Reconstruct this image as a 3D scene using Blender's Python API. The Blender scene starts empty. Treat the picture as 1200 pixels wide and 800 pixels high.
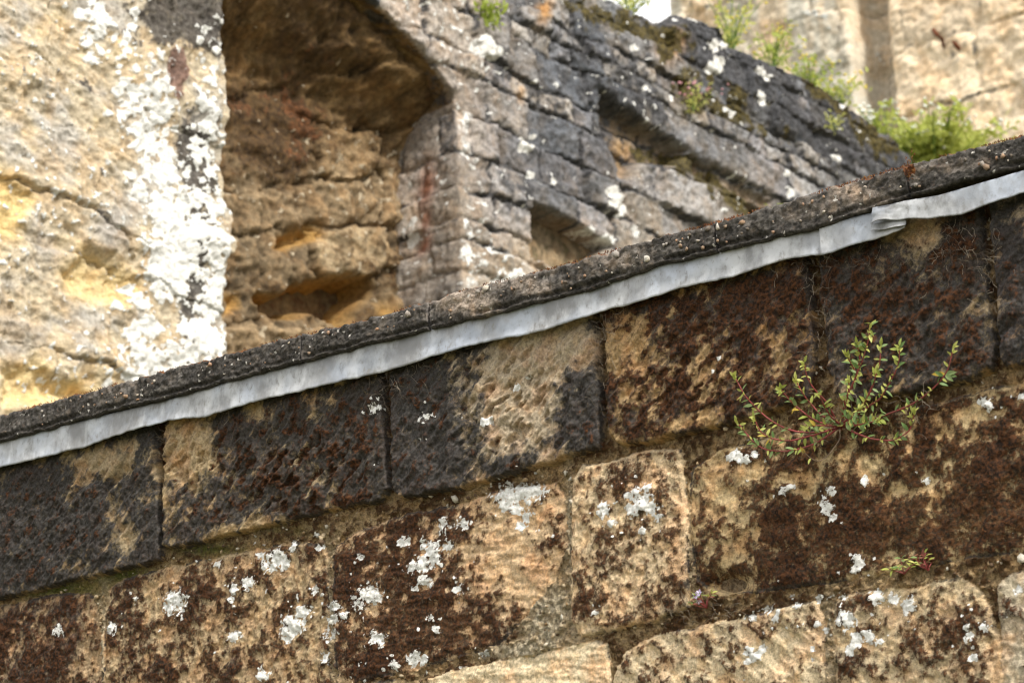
import bpy, math, random
import numpy as np

# ------------------------------------------------------------------ camera, light
RNG = random.Random(7)
CAM = np.array([0.0, 0.0, 1.6])
FPX = 2500.0                       # focal length in photo pixels (1200 wide)
PITCH, ROLL, YAW = math.radians(17.0), math.radians(2.5), math.radians(52.0)
r0 = np.array([1.0, 0, 0]); u0 = np.array([0, -math.sin(PITCH), math.cos(PITCH)])
FWD = np.array([0, math.cos(PITCH), math.sin(PITCH)])
RT = math.cos(ROLL) * r0 - math.sin(ROLL) * u0
UP = math.sin(ROLL) * r0 + math.cos(ROLL) * u0
scene = bpy.context.scene
COL = scene.collection
from mathutils import Matrix, Vector
cd = bpy.data.cameras.new('camera')
co = bpy.data.objects.new('camera', cd); COL.objects.link(co)
m = Matrix.Identity(4)
for i in range(3):
    m[i][0] = RT[i]; m[i][1] = UP[i]; m[i][2] = -FWD[i]; m[i][3] = CAM[i]
co.matrix_world = m
cd.sensor_width = 36.0; cd.lens = FPX / 1200 * 36.0
cd.clip_start = 0.05; cd.clip_end = 2000
cd.dof.use_dof = True; cd.dof.focus_distance = 4.45; cd.dof.aperture_fstop = 7.0
cd.dof.aperture_blades = 0
scene.camera = co

SUN = np.array([0.43, -0.61, 0.72]); SUN /= np.linalg.norm(SUN)
w = bpy.data.worlds.new('World'); scene.world = w; w.use_nodes = True
nt = w.node_tree; nt.nodes.clear()
sky = nt.nodes.new('ShaderNodeTexSky'); sky.sky_type = 'NISHITA'; sky.sun_disc = False
sky.sun_elevation = math.asin(SUN[2]); sky.sun_rotation = math.atan2(SUN[0], SUN[1])
sky.dust_density = 2.0
tc = nt.nodes.new('ShaderNodeTexCoord')
cn = nt.nodes.new('ShaderNodeTexNoise'); cn.inputs['Scale'].default_value = 1.6; cn.inputs['Detail'].default_value = 5
nt.links.new(tc.outputs['Generated'], cn.inputs['Vector'])
cr = nt.nodes.new('ShaderNodeMapRange'); cr.inputs['From Min'].default_value = 0.3; cr.inputs['From Max'].default_value = 0.6
cr.inputs['To Min'].default_value = 0.72; cr.inputs['To Max'].default_value = 0.95
nt.links.new(cn.outputs[0], cr.inputs['Value'])
mx = nt.nodes.new('ShaderNodeMix'); mx.data_type = 'RGBA'
mx.inputs['B'].default_value = (11.4, 11.3, 11.1, 1)       # thin bright cloud
nt.links.new(cr.outputs[0], mx.inputs['Factor']); nt.links.new(sky.outputs[0], mx.inputs['A'])
bg = nt.nodes.new('ShaderNodeBackground'); bg.inputs['Strength'].default_value = 0.10
nt.links.new(mx.outputs['Result'], bg.inputs['Color'])
wo = nt.nodes.new('ShaderNodeOutputWorld'); nt.links.new(bg.outputs[0], wo.inputs['Surface'])
sl = bpy.data.lights.new('sun', 'SUN'); sl.energy = 3.1; sl.angle = math.radians(7); sl.color = (1.0, 0.96, 0.89)
so = bpy.data.objects.new('sun', sl); COL.objects.link(so)
so.rotation_euler = Vector(-SUN).to_track_quat('-Z', 'Y').to_euler()
vs = scene.view_settings
vs.view_transform = 'Standard'; vs.look = 'None'; vs.gamma = 1.0; vs.use_curve_mapping = False
vs.exposure = 0.62
scene.cycles.max_bounces = 6
scene.cycles.filter_width = 1.1

# ------------------------------------------------------------------ noise
_tabs = {}
def _tab(seed):
    if seed not in _tabs:
        r = np.random.RandomState(seed)
        p = r.permutation(256); a = r.rand(256) * 2 * np.pi
        _tabs[seed] = (np.concatenate([p, p]), np.cos(a), np.sin(a))
    return _tabs[seed]
def gnoise(x, y, seed=0):
    p, cx, cy = _tab(seed)
    xi = np.floor(x); yi = np.floor(y); fx = x - xi; fy = y - yi
    xi = xi.astype(np.int64) & 255; yi = yi.astype(np.int64) & 255
    def g(ix, iy, dx, dy):
        h = p[p[ix & 255] + (iy & 255)]
        return cx[h] * dx + cy[h] * dy
    sx = fx * fx * fx * (fx * (fx * 6 - 15) + 10); sy = fy * fy * fy * (fy * (fy * 6 - 15) + 10)
    a = g(xi, yi, fx, fy); b = g(xi + 1, yi, fx - 1, fy)
    c = g(xi, yi + 1, fx, fy - 1); d = g(xi + 1, yi + 1, fx - 1, fy - 1)
    return (a + (b - a) * sx + ((c + (d - c) * sx) - (a + (b - a) * sx)) * sy) * 1.5
def fbm(x, y, f, o=4, seed=0, gain=0.5):
    s = 0; a = 1.0; t = 0
    for i in range(o):
        s = s + a * gnoise(x * f + 13.7 * i, y * f - 7.3 * i, seed + i); t += a; a *= gain; f *= 2.03
    return s / t * 1.4
def sst(a, b, x):
    t = np.clip((x - a) / (b - a), 0, 1); return t * t * (3 - 2 * t)
def rotn(x, y, deg):
    c, s = math.cos(math.radians(deg)), math.sin(math.radians(deg))
    return x * c + y * s, -x * s + y * c

# ------------------------------------------------------------------ planes
class Plane:
    def __init__(self, O, U, N):
        self.O = np.array(O, float); self.U = np.array(U, float); self.N = np.array(N, float)
        self.V = np.array([0, 0, 1.0])
    def uv(self, px, py, h=0.0):
        px = np.asarray(px, float); py = np.asarray(py, float)
        D = ((px - 600)[..., None] * RT + (400 - py)[..., None] * UP + FPX * FWD)
        t = (h - (CAM - self.O) @ self.N) / (D @ self.N)
        P = CAM + t[..., None] * D - self.O
        return P @ self.U, P @ self.V
    def w(self, u, v, h=0.0):
        u, v, h = np.broadcast_arrays(np.asarray(u, float), np.asarray(v, float), np.asarray(h, float))
        return self.O + u[..., None] * self.U + v[..., None] * self.V + h[..., None] * self.N
    def pix(self, px, py, h=0.0):
        u, v = self.uv(px, py, h); return self.w(u, v, h)
def project(P):
    d = P - CAM; z = d @ FWD
    return 600 + FPX * (d @ RT) / z, 400 - FPX * (d @ UP) / z

DU = np.array([math.sin(YAW), -math.cos(YAW), 0]); NF = np.array([-math.cos(YAW), -math.sin(YAW), 0])
DR = np.array([math.cos(YAW), math.sin(YAW), 0]); NR = np.array([math.sin(YAW), -math.cos(YAW), 0])
def on_axis(dist, px, py):
    D = (px - 600) / FPX * RT + (400 - py) / FPX * UP + FWD
    return CAM + D * dist
FG = Plane(on_axis(4.45, 600, 400) * [1, 1, 0], DU, NF)      # parapet wall
RB = Plane(on_axis(11.0, 540, 300) * [1, 1, 0], DR, NR)      # ruined wall with the arch
FW = Plane(on_axis(20.0, 1000, 100) * [1, 1, 0], DU, NF)     # tall wall behind

# ------------------------------------------------------------------ mesh helpers
def mesh_np(name, V, Q, mat, attrs=None, smooth=True):
    me = bpy.data.meshes.new(name)
    V = np.ascontiguousarray(V, np.float32); Q = np.ascontiguousarray(Q, np.int32); k = Q.shape[1]
    me.vertices.add(len(V)); me.vertices.foreach_set('co', V.ravel())
    me.loops.add(Q.size); me.loops.foreach_set('vertex_index', Q.ravel())
    me.polygons.add(len(Q)); me.polygons.foreach_set('loop_start', np.arange(0, Q.size, k, dtype=np.int32))
    me.polygons.foreach_set('loop_total', np.full(len(Q), k, np.int32))
    me.update(calc_edges=True)
    if smooth: me.polygons.foreach_set('use_smooth', np.ones(len(Q), bool))
    for n, a in (attrs or {}).items():
        at = me.attributes.new(n, 'FLOAT_COLOR', 'POINT')
        a4 = np.ones((len(V), 4), np.float32); a4[:, :a.shape[1]] = a
        at.data.foreach_set('color', a4.ravel())
    me.materials.append(mat); me.validate()
    return me
def link(name, me, parent=None):
    o = bpy.data.objects.new(name, me); COL.objects.link(o)
    if parent is not None: o.parent = parent
    return o
def empty(name, loc, label, cat, group=None):
    o = bpy.data.objects.new(name, None); COL.objects.link(o); o.location = loc
    o['label'] = label; o['category'] = cat; o['kind'] = 'thing'
    if group: o['group'] = group
    return o
def org(parent):
    return np.array(parent.location) if parent is not None else np.zeros(3)
def emit(P, qid, parent, namer, tint, mask, apart=False):
    """split a displaced raster (ny,nx,3) into one mesh per id of its quads"""
    ny, nx = P.shape[:2]
    idx = np.arange(ny * nx).reshape(ny, nx)
    quads = np.stack([idx[:-1, :-1], idx[:-1, 1:], idx[1:, 1:], idx[1:, :-1]], -1).reshape(-1, 4)
    q = qid.ravel(); Pf = P.reshape(-1, 3); tf = tint.reshape(-1, 3); mf = mask.reshape(-1, 4)
    order = np.argsort(q, kind='stable'); qs = q[order]
    ids, st = np.unique(qs, return_index=True); st = list(st) + [len(qs)]
    for k, i in enumerate(ids):
        if i < 0: continue
        sel = quads[order[st[k]:st[k + 1]]]
        if len(sel) < 6: continue
        name, mat = namer(int(i))
        un, inv = np.unique(sel.ravel(), return_inverse=True); qq = inv.reshape(-1, 4)
        lab = np.zeros(len(un), int)
        if apart:                                   # a stone cut in two by an edge becomes two stones
            lab = np.arange(len(un))
            while True:
                old = lab.copy(); np.minimum.at(lab, qq.ravel(), np.repeat(lab[qq].min(1), 4)); lab = lab[lab]
                if (old == lab).all(): break
        for L in np.unique(lab):
            sq = sel[lab[qq[:, 0]] == L]
            if len(sq) < 12: continue
            u_, v_ = np.unique(sq.ravel(), return_inverse=True)
            me = mesh_np(name, Pf[u_] - org(parent), v_.reshape(-1, 4), mat, {'tint': tf[u_], 'mask': mf[u_]})
            o = link(name, me, parent)
            if name == 'lower_masonry': o['kind'] = 'stuff'
def sdpoly(x, y, poly):
    """signed distance, positive inside"""
    poly = np.asarray(poly, float); n = len(poly); d = np.full(x.shape, 1e9); ins = np.zeros(x.shape, bool)
    for i in range(n):
        a = poly[i]; b = poly[(i + 1) % n]; e = b - a
        wx = x - a[0]; wy = y - a[1]
        t = np.clip((wx * e[0] + wy * e[1]) / (e @ e), 0, 1)
        d = np.minimum(d, (wx - t * e[0]) ** 2 + (wy - t * e[1]) ** 2)
        c = (a[1] > y) != (b[1] > y)
        with np.errstate(divide='ignore', invalid='ignore'):
            xi = (b[0] - a[0]) * (y - a[1]) / (b[1] - a[1]) + a[0]
        ins ^= c & (x < xi)
    return np.where(ins, 1, -1) * np.sqrt(d)
def blobs(X, Y, L):
    s = np.zeros(X.shape)
    for b in L:
        px, py, rx, ry, amp = b[:5]; rot = b[5] if len(b) > 5 else 0
        dx, dy = X - px, Y - py
        if rot: dx, dy = rotn(dx, dy, rot)
        s += amp * np.exp(-((dx / rx) ** 2 + (dy / ry) ** 2))
    return s
def discs(X, Y, L, wob=0.0):
    s = np.full(X.shape, -1.0)
    for px, py, r in L:
        sel = (np.abs(X - px) < 1.5 * r) & (np.abs(Y - py) < 1.5 * r)
        if sel.any():
            s[sel] = np.maximum(s[sel], 1 - np.hypot(X[sel] - px, Y[sel] - py) / r + (wob[sel] if np.ndim(wob) else 0))
    return s

# ------------------------------------------------------------------ materials
class NT:
    def __init__(self, name):
        self.m = bpy.data.materials.new(name); self.m.use_nodes = True
        self.t = self.m.node_tree; self.t.nodes.clear()
    def n(self, ty, props=None, **ins):
        nd = self.t.nodes.new(ty)
        for k, v in (props or {}).items(): setattr(nd, k, v)
        for k, v in ins.items():
            k = k.replace('_', ' ')
            s = nd.inputs[int(k[1:])] if k[0] == 'i' and k[1:].isdigit() else nd.inputs[k]
            if isinstance(v, bpy.types.NodeSocket): self.t.links.new(v, s)
            else: s.default_value = v
        return nd
    def noise(self, vec, scale, detail=4, rough=0.55, dist=0.0):
        return self.n('ShaderNodeTexNoise', None, Vector=vec, Scale=scale, Detail=detail, Roughness=rough, Distortion=dist).outputs[0]
    def mr(self, v, a, b, c=0.0, d=1.0):
        return self.n('ShaderNodeMapRange', {'interpolation_type': 'SMOOTHSTEP'}, Value=v, From_Min=a, From_Max=b, To_Min=c, To_Max=d).outputs[0]
    def math(self, op, a, b=0.0):
        return self.n('ShaderNodeMath', {'operation': op}, i0=a, i1=b).outputs[0]
    def mix(self, f, a, b, blend='MIX'):
        nd = self.t.nodes.new('ShaderNodeMix'); nd.data_type = 'RGBA'; nd.blend_type = blend
        for s, v in ((nd.inputs['Factor'], f), (nd.inputs['A'], a), (nd.inputs['B'], b)):
            if isinstance(v, bpy.types.NodeSocket): self.t.links.new(v, s)
            else: s.default_value = v if not isinstance(v, tuple) else (*v, 1)[:4]
        return nd.outputs['Result']
    def out(self, color, rough, height=None, dist=0.002, strength=0.6, spec=0.25, **kw):
        b = self.n('ShaderNodeBsdfPrincipled', None, Base_Color=color, Roughness=rough)
        b.inputs['Specular IOR Level'].default_value = spec
        for k, v in kw.items(): b.inputs[k.replace('_', ' ')].default_value = v
        if height is not None:
            bp = self.n('ShaderNodeBump', None, Height=height, Distance=dist, Strength=strength)
            self.t.links.new(bp.outputs[0], b.inputs['Normal'])
        o = self.n('ShaderNodeOutputMaterial'); self.t.links.new(b.outputs[0], o.inputs['Surface'])
        return self.m
def stone_material(name, fine, crust, moss, lichen, grain=0.35, bump=0.0025):
    """stone with its own tint; growth masks come with the mesh, grain from noise. fine = features per metre"""
    t = NT(name)
    pos = t.n('ShaderNodeNewGeometry').outputs['Position']
    tint = t.n('ShaderNodeAttribute', {'attribute_name': 'tint'}).outputs['Color']
    msk = t.n('ShaderNodeAttribute', {'attribute_name': 'mask'})
    sp = t.n('ShaderNodeSeparateColor', None, Color=msk.outputs['Color'])
    n1 = t.noise(pos, fine, 5, 0.65); n2 = t.noise(pos, fine * 0.22, 4, 0.6, 0.4); n3 = t.noise(pos, fine * 3.2, 2, 0.5)
    v = t.math('ADD', t.math('MULTIPLY', n1, 0.6), t.math('MULTIPLY', n3, 0.4))
    c = t.mix(1.0, tint, t.mix(t.mr(v, 0.36, 0.64), (1 - grain,) * 3, (1 + grain,) * 3), 'MULTIPLY')
    c = t.mix(t.mr(n2, 0.42, 0.66, 0, 0.45), c, t.mix(1.0, c, (0.95, 0.72, 0.48), 'MULTIPLY'))
    c = t.mix(t.mr(n3, 0.60, 0.7, 0, 0.6), c, (0.05, 0.035, 0.02))
    n4 = t.noise(pos, fine * 0.55, 5, 0.75, 0.3)
    def layer(chan, col, dark, w, nz, a=0.28, b=0.72):
        f = t.mr(t.math('ADD', sp.outputs[chan], t.math('MULTIPLY', t.math('SUBTRACT', nz, 0.5), w)), a, b)
        return f, t.mix(t.mr(n1, 0.38, 0.64), dark, col)
    nv = t.mr(t.math('ADD', t.math('MULTIPLY', n4, 0.5), t.math('MULTIPLY', v, 0.5)), 0.36, 0.64)
    f, k = layer(0, crust[0], crust[1], 0.75, nv, 0.1, 0.9); c = t.mix(t.math('MULTIPLY', f, 0.94), c, k)
    fm, k = layer(1, moss[0], moss[1], 0.75, nv, 0.18, 0.82); c = t.mix(t.math('MULTIPLY', fm, 0.94), c, k)
    fl, k = layer(2, lichen[0], lichen[1], 0.55, nv, 0.38, 0.6); c = t.mix(fl, c, k)
    h = t.math('ADD', t.math('ADD', v, t.math('MULTIPLY', n4, 0.8)), t.math('MULTIPLY', fl, 0.35))
    return t.out(c, 0.9, h, bump, 0.95, 0.22)
M_FG = stone_material('weathered_sandstone', 150.0, ((0.038, 0.039, 0.043), (0.0085, 0.0088, 0.010)),
                      ((0.088, 0.033, 0.010), (0.011, 0.006, 0.0035)), ((0.84, 0.83, 0.80), (0.60, 0.58, 0.54)), 0.45)
M_MORTAR = stone_material('lime_mortar', 170.0, ((0.10, 0.07, 0.04), (0.022, 0.016, 0.010)),
                          ((0.09, 0.042, 0.014), (0.035, 0.018, 0.007)), ((0.7, 0.68, 0.62), (0.45, 0.43, 0.38)), 0.6, 0.007)
M_PIER = stone_material('pale_eroded_sandstone', 40.0, ((0.10, 0.09, 0.08), (0.035, 0.03, 0.028)),
                        ((0.22, 0.13, 0.10), (0.09, 0.05, 0.04)), ((0.74, 0.73, 0.70), (0.56, 0.55, 0.51)), 0.3, 0.008)
M_RUB = stone_material('grey_rubble_stone', 38.0, ((0.075, 0.075, 0.08), (0.022, 0.021, 0.022)),
                       ((0.10, 0.075, 0.018), (0.03, 0.025, 0.01)), ((0.78, 0.77, 0.74), (0.5, 0.48, 0.44)), 0.45, 0.008)
M_FAR = stone_material('tan_castle_stone', 18.0, ((0.20, 0.18, 0.15), (0.10, 0.09, 0.08)),
                       ((0.2, 0.12, 0.06), (0.1, 0.06, 0.03)), ((0.62, 0.62, 0.58), (0.5, 0.5, 0.46)), 0.25, 0.015)

# ------------------------------------------------------------------ ground
t = NT('rough_grass'); pos = t.n('ShaderNodeNewGeometry').outputs['Position']
M_GROUND = t.out(t.mix(t.mr(t.noise(pos, 1.2, 6), 0.35, 0.65), (0.05, 0.075, 0.02), (0.16, 0.13, 0.08)), 0.95)
gy, gx = np.mgrid[-300:301:25, -300:301:25].astype(float)
idx = np.arange(gx.size).reshape(gx.shape)
GQ = np.stack([idx[:-1, :-1], idx[:-1, 1:], idx[1:, 1:], idx[1:, :-1]], -1).reshape(-1, 4)
g = link('ground', mesh_np('ground', np.stack([gx, gy, 0.02 * np.sin(gx * .1)], -1).reshape(-1, 3), GQ, M_GROUND)); g['kind'] = 'structure'

def box_mesh(name, pl, u0_, u1_, v0_, v1_, h0_, h1_, mat, parent, tint=(0.3, 0.22, 0.13)):
    V = np.array([pl.w(u, v, h) for h in (h0_, h1_) for v in (v0_, v1_) for u in (u0_, u1_)]).reshape(8, 3)
    Q = np.array([[0, 1, 3, 2], [4, 6, 7, 5], [0, 4, 5, 1], [2, 3, 7, 6], [0, 2, 6, 4], [1, 5, 7, 3]])
    me = mesh_np(name, V - org(parent), Q, mat, {'tint': np.tile(np.array(tint), (8, 1)), 'mask': np.tile([0.4, 0.35, 0.1, 0], (8, 1))}, False)
    return link(name, me, parent)

# ================================================================== PARAPET WALL
wall = empty('parapet_wall', FG.O, 'dark mossy sandstone parapet wall of dressed blocks below a blackened coping and pale metal strips', 'wall')
STONES = {
 'S1': ([(-90, 540), (60, 500), (183, 480), (185, 560), (187, 655), (175, 659), (125, 672), (87, 679), (50, 690), (0, 702), (-90, 724)], .036),
 'S2': ([(194, 474), (330, 440), (447, 415), (450, 500), (455, 572), (447, 586), (375, 600), (315, 615), (255, 630), (203, 643), (191, 640), (192, 560)], .035),
 'S3': ([(459, 410), (580, 372), (696, 345), (700, 440), (703, 510), (700, 524), (650, 540), (590, 558), (530, 574), (472, 583), (460, 577), (459, 500)], .038),
 'S4': ([(708, 345), (830, 312), (944, 284), (951, 360), (953, 420), (946, 463), (915, 479), (870, 492), (800, 509), (760, 519), (729, 523), (713, 508), (710, 430)], .036),
 'S5': ([(957, 278), (1060, 252), (1148, 228), (1158, 350), (1167, 400), (1163, 432), (1128, 447), (1068, 459), (1032, 467), (980, 470), (972, 440), (964, 360)], .034),
 'S6': ([(1158, 226), (1290, 190), (1290, 402), (1215, 421), (1181, 429), (1173, 420), (1168, 350)], .038),
 'T0': ([(-90, 728), (0, 709), (60, 697), (100, 695), (110, 715), (114, 780), (116, 880), (-90, 890)], .014),
 'T1': ([(122, 690), (140, 679), (200, 664), (270, 649), (340, 636), (376, 640), (379, 700), (381, 790), (385, 885), (116, 885), (119, 780), (119, 725)], .012),
 'T2': ([(388, 640), (413, 622), (480, 601), (547, 589), (573, 576), (647, 567), (656, 588), (660, 640), (640, 682), (612, 716), (580, 752), (513, 773), (447, 788), (400, 798), (391, 792), (387, 700)], .016),
 'T3': ([(670, 560), (677, 546), (714, 541), (759, 527), (793, 527), (797, 570), (800, 612), (802, 708), (770, 724), (720, 735), (676, 744), (668, 720), (667, 640)], .024),
 'T4': ([(807, 548), (845, 527), (900, 512), (1000, 492), (1060, 480), (1130, 464), (1200, 447), (1290, 425), (1290, 620), (1200, 641), (1110, 653), (1050, 665), (990, 675), (909, 687), (840, 694), (815, 680), (806, 620)], .016),
 'U0': ([(500, 796), (540, 783), (615, 769), (690, 752), (706, 756), (708, 800), (709, 885), (490, 890)], .022),
 'U1': ([(716, 790), (729, 763), (770, 743), (810, 736), (864, 725), (916, 711), (952, 706), (959, 725), (966, 885), (714, 885)], .018),
 'U2': ([(974, 708), (996, 695), (1062, 690), (1119, 677), (1142, 692), (1154, 715), (1167, 755), (1173, 885), (980, 885)], .018),
 'U3': ([(1167, 685), (1205, 661), (1290, 640), (1290, 885), (1179, 885), (1171, 755)], .022),
 'S0': ([(-390, 621), (-96, 543), (-97, 726), (-390, 790)], .035), 'S7': ([(1297, 188), (1560, 118), (1560, 352), (1297, 400)], .035),
 'T9': ([(-390, 797), (-97, 731), (-97, 892), (-390, 960)], .012), 'T5': ([(1298, 423), (1560, 372), (1560, 565), (1298, 618)], .014), 'U4': ([(1298, 638), (1560, 585), (1560, 900), (1298, 900)], .016),
 'W0': ([(120, 905), (385, 895), (395, 806), (450, 797), (496, 800), (486, 900), (490, 960), (120, 960)], .012),
}
RES = 0.0026
cu, cv = FG.uv([-350, 1530, -350, 1530], [570, 110, 960, 890])
uu = np.arange(cu.min(), cu.max(), RES); vv = np.arange(cv[2:].min(), cv[:2].max() + .02, RES)
U, V = np.meshgrid(uu, vv)
PX, PY = project(FG.w(U, V, 0.02))
wu = U + .0045 * fbm(U, V, 22, 3, 1) + .0016 * fbm(U, V, 110, 2, 5); wv = V + .0045 * fbm(U, V, 22, 3, 9) + .0016 * fbm(U, V, 110, 2, 15)
SID = np.zeros(U.shape, int); SD = np.zeros(U.shape); PROUD = np.zeros(U.shape)
names = list(STONES)
for q_ in STONES:
    if q_[0] == 'S': STONES[q_] = (STONES[q_][0], STONES[q_][1] * .76)
    else: STONES[q_] = (STONES[q_][0], STONES[q_][1] * (.55 if q_ == 'T3' else .34) + .002)
for k, nme in enumerate(names):
    poly, pr = STONES[nme]
    pu, pv = FG.uv([p[0] for p in poly], [p[1] for p in poly], 0.02)
    sel = (U > pu.min() - .03) & (U < pu.max() + .03) & (V > pv.min() - .03) & (V < pv.max() + .03)
    d = sdpoly(wu[sel], wv[sel], np.stack([pu, pv], 1)) + (.0012 if nme[0] == 'S' else .0045)
    tmp = SID[sel]; tmp[d > 0] = k + 1; SID[sel] = tmp
    tmp = SD[sel]; tmp[d > 0] = d[d > 0]; SD[sel] = tmp
    tmp = PROUD[sel]; tmp[d > 0] = pr; PROUD[sel] = tmp
isS = lambda *a: np.isin(SID, [names.index(x) + 1 for x in a])
stone = SID > 0
# --- growth masks, in the wall's own layout
n_lo = fbm(U, V, 9, 4, 20); n_mid = fbm(U, V, 34, 4, 30); n_hi = fbm(U, V, 130, 3, 40, .7); n_det = fbm(U, V, 60, 4, 45, .8)
ta, tb = rotn(U, V, 42)                                     # tooling runs up to the right
tool = fbm(ta * 0.28, tb, 48, 3, 50); pits = fbm(ta * 0.45, tb, 42, 3, 60)
ua, ub = rotn(U, V, -40); tool2 = fbm(ua * 0.3, ub, 42, 3, 70)
hor = fbm(U * 0.3, V + .1 * U, 55, 3, 80)
S_CR = dict(S1=1.12, S2=1.02, S3=1.15, S4=.88, S5=1.08, S6=1.1, T0=.6, T1=.3, T2=.4, T3=-.05, T4=.35, U0=-.6, U1=-.25, U2=0.0, U3=.1, W0=0, S0=1.1, S7=1.0, T9=.3, T5=.3, U4=.1)
S_MO = dict(S1=-.12, S2=.08, S3=-.2, S4=.60, S5=.30, S6=.0, T0=.5, T1=.45, T2=.76, T3=.46, T4=.82, U0=-.6, U1=.25, U2=.3, U3=.2, W0=.2, S0=.1, S7=.3, T9=.5, T5=.6, U4=.2)
tanp = [(118, 535, 46, 28, 1.3), (150, 600, 30, 40, .35, 40), (300, 480, 40, 12, .4, -15), (440, 560, 16, 14, .5), (420, 540, 40, 20, .3), (182, 535, 8, 14, .9), (130, 640, 40, 14, .5, -15), (225, 525, 34, 46, 1.3, -30), (205, 580, 14, 50, .5), (270, 620, 60, 8, .7, -14),
        (365, 470, 12, 16, .8), (345, 455, 12, 8, .7), (612, 420, 76, 50, 1.7, -35), (640, 480, 40, 50, .6), (585, 500, 54, 38, 1.15, -30), (495, 500, 34, 80, -.7), (690, 480, 14, 50, -.4), (410, 520, 30, 50, -.4), (40, 620, 50, 60, -.3), (1060, 380, 70, 50, -.3), (640, 400, 40, 26, .8), (660, 530, 30, 10, .4, -14),
        (745, 400, 46, 30, 1.25, -20), (800, 470, 40, 30, .3), (900, 400, 40, 12, .35, 40), (728, 470, 10, 50, .6), (790, 500, 60, 8, .8, -15), (1075, 268, 36, 20, 1.5, -14), (985, 400, 10, 60, .45), (1100, 440, 60, 8, .5, -14),
        (205, 700, 50, 60, .2), (300, 730, 60, 70, .5), (600, 655, 50, 58, 1.6, -15), (620, 590, 40, 22, .9), (850, 600, 34, 60, .75), (1040, 545, 20, 10, .5), (1090, 600, 16, 12, .5), (1170, 560, 14, 10, .5), (940, 560, 26, 14, .5), (1010, 600, 14, 9, .5), (830, 560, 10, 26, .5), (880, 560, 30, 20, .6),
        (1130, 490, 40, 12, .9, -14), (1100, 570, 30, 14, .5), (100, 750, 14, 60, .8), (1005, 480, 50, 10, .4), (745, 590, 34, 30, .5), (795, 640, 5, 90, .35), (1000, 550, 26, 14, .6), (950, 600, 30, 20, .4)]
mosp = [(400, 590, 40, 22, .35), (350, 560, 70, 40, .35), (590, 480, 46, 40, .5), (540, 560, 40, 30, .2), (800, 450, 80, 60, .25), (1010, 330, 40, 50, .35), (1100, 300, 40, 40, .3), (1140, 400, 30, 40, .2),
        (450, 690, 60, 70, .35), (510, 740, 60, 30, .4), (1000, 620, 120, 40, .35), (1150, 580, 60, 60, .4), (740, 660, 50, 50, .1), (1110, 740, 40, 50, .25), (230, 740, 60, 50, .2), (680, 545, 30, 10, .2),
        (640, 740, 20, 20, .1), (50, 760, 40, 40, .2), (735, 620, 20, 60, .2)]
TAN = blobs(PX, PY, tanp); MOS = blobs(PX, PY, mosp)
crb = np.zeros(U.shape); mob = np.zeros(U.shape)
for k, nme in enumerate(names):
    s = SID == k + 1; crb[s] = S_CR[nme]; mob[s] = S_MO[nme]
gvv, guu = np.gradient(SD, RES); PITL = [(590, 470, 70, 80, 1), (350, 560, 90, 70, .9), (225, 540, 40, 60, .6), (820, 440, 120, 80, .5), (60, 620, 80, 60, .4), (1050, 360, 60, 80, .4)]
pitm_ = np.clip(blobs(PX, PY, PITL), 0, 1); rim = np.exp(-SD / .007) * stone * np.where(np.isin(SID, [names.index(x) + 1 for x in ('S0', 'S1', 'S2', 'S3', 'S4', 'S5', 'S6', 'S7')]), 1, .12) * np.clip(np.clip(gvv, 0, 1) + .35 * np.clip(guu, 0, 1), 0, 1)
crust = .04 + .94 * sst(-.3, 1.05, crb - 1.0 * TAN + .95 * n_lo + .5 * n_mid + .1 * tool - .55 * sst(.15, .7, tool) + .3 * n_det - .6 * rim)
moss = .95 * sst(-.15, 1.15, mob - .62 * TAN + MOS + .85 * n_mid + .5 * n_lo + .5 * n_det + (.5 * pits + .75 * pitm_ * sst(.05, .35, pits)) * isS('S1', 'S2', 'S3', 'S4') - .2 * rim)
t3spots = isS('T3', 'T1', 'U1', 'U2', 'T0')
moss = np.where(t3spots, np.maximum(moss * .85, .95 * sst(.05, .7, mob * .6 + .5 * fbm(U, V * .75, 40, 3, 90) + .45 * tool2 * isS('U1') + .6 * fbm(U, V, 15, 4, 95) * isS('T1', 'T0', 'U2') + .3 * n_lo + .15 * n_hi)), moss)
low_st = stone & ~np.isin(SID, [names.index(x) + 1 for x in ('S0', 'S1', 'S2', 'S3', 'S4', 'S5', 'S6', 'S7')])
crk = low_st * np.exp(-SD / .0035) * sst(-.35, .35, fbm(U, V, 12, 3, 97)); crust = np.clip(crust + .8 * crk, 0, 1)
moss *= np.where(stone, .25 + .75 * sst(.002, .012, SD), 1)
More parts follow.
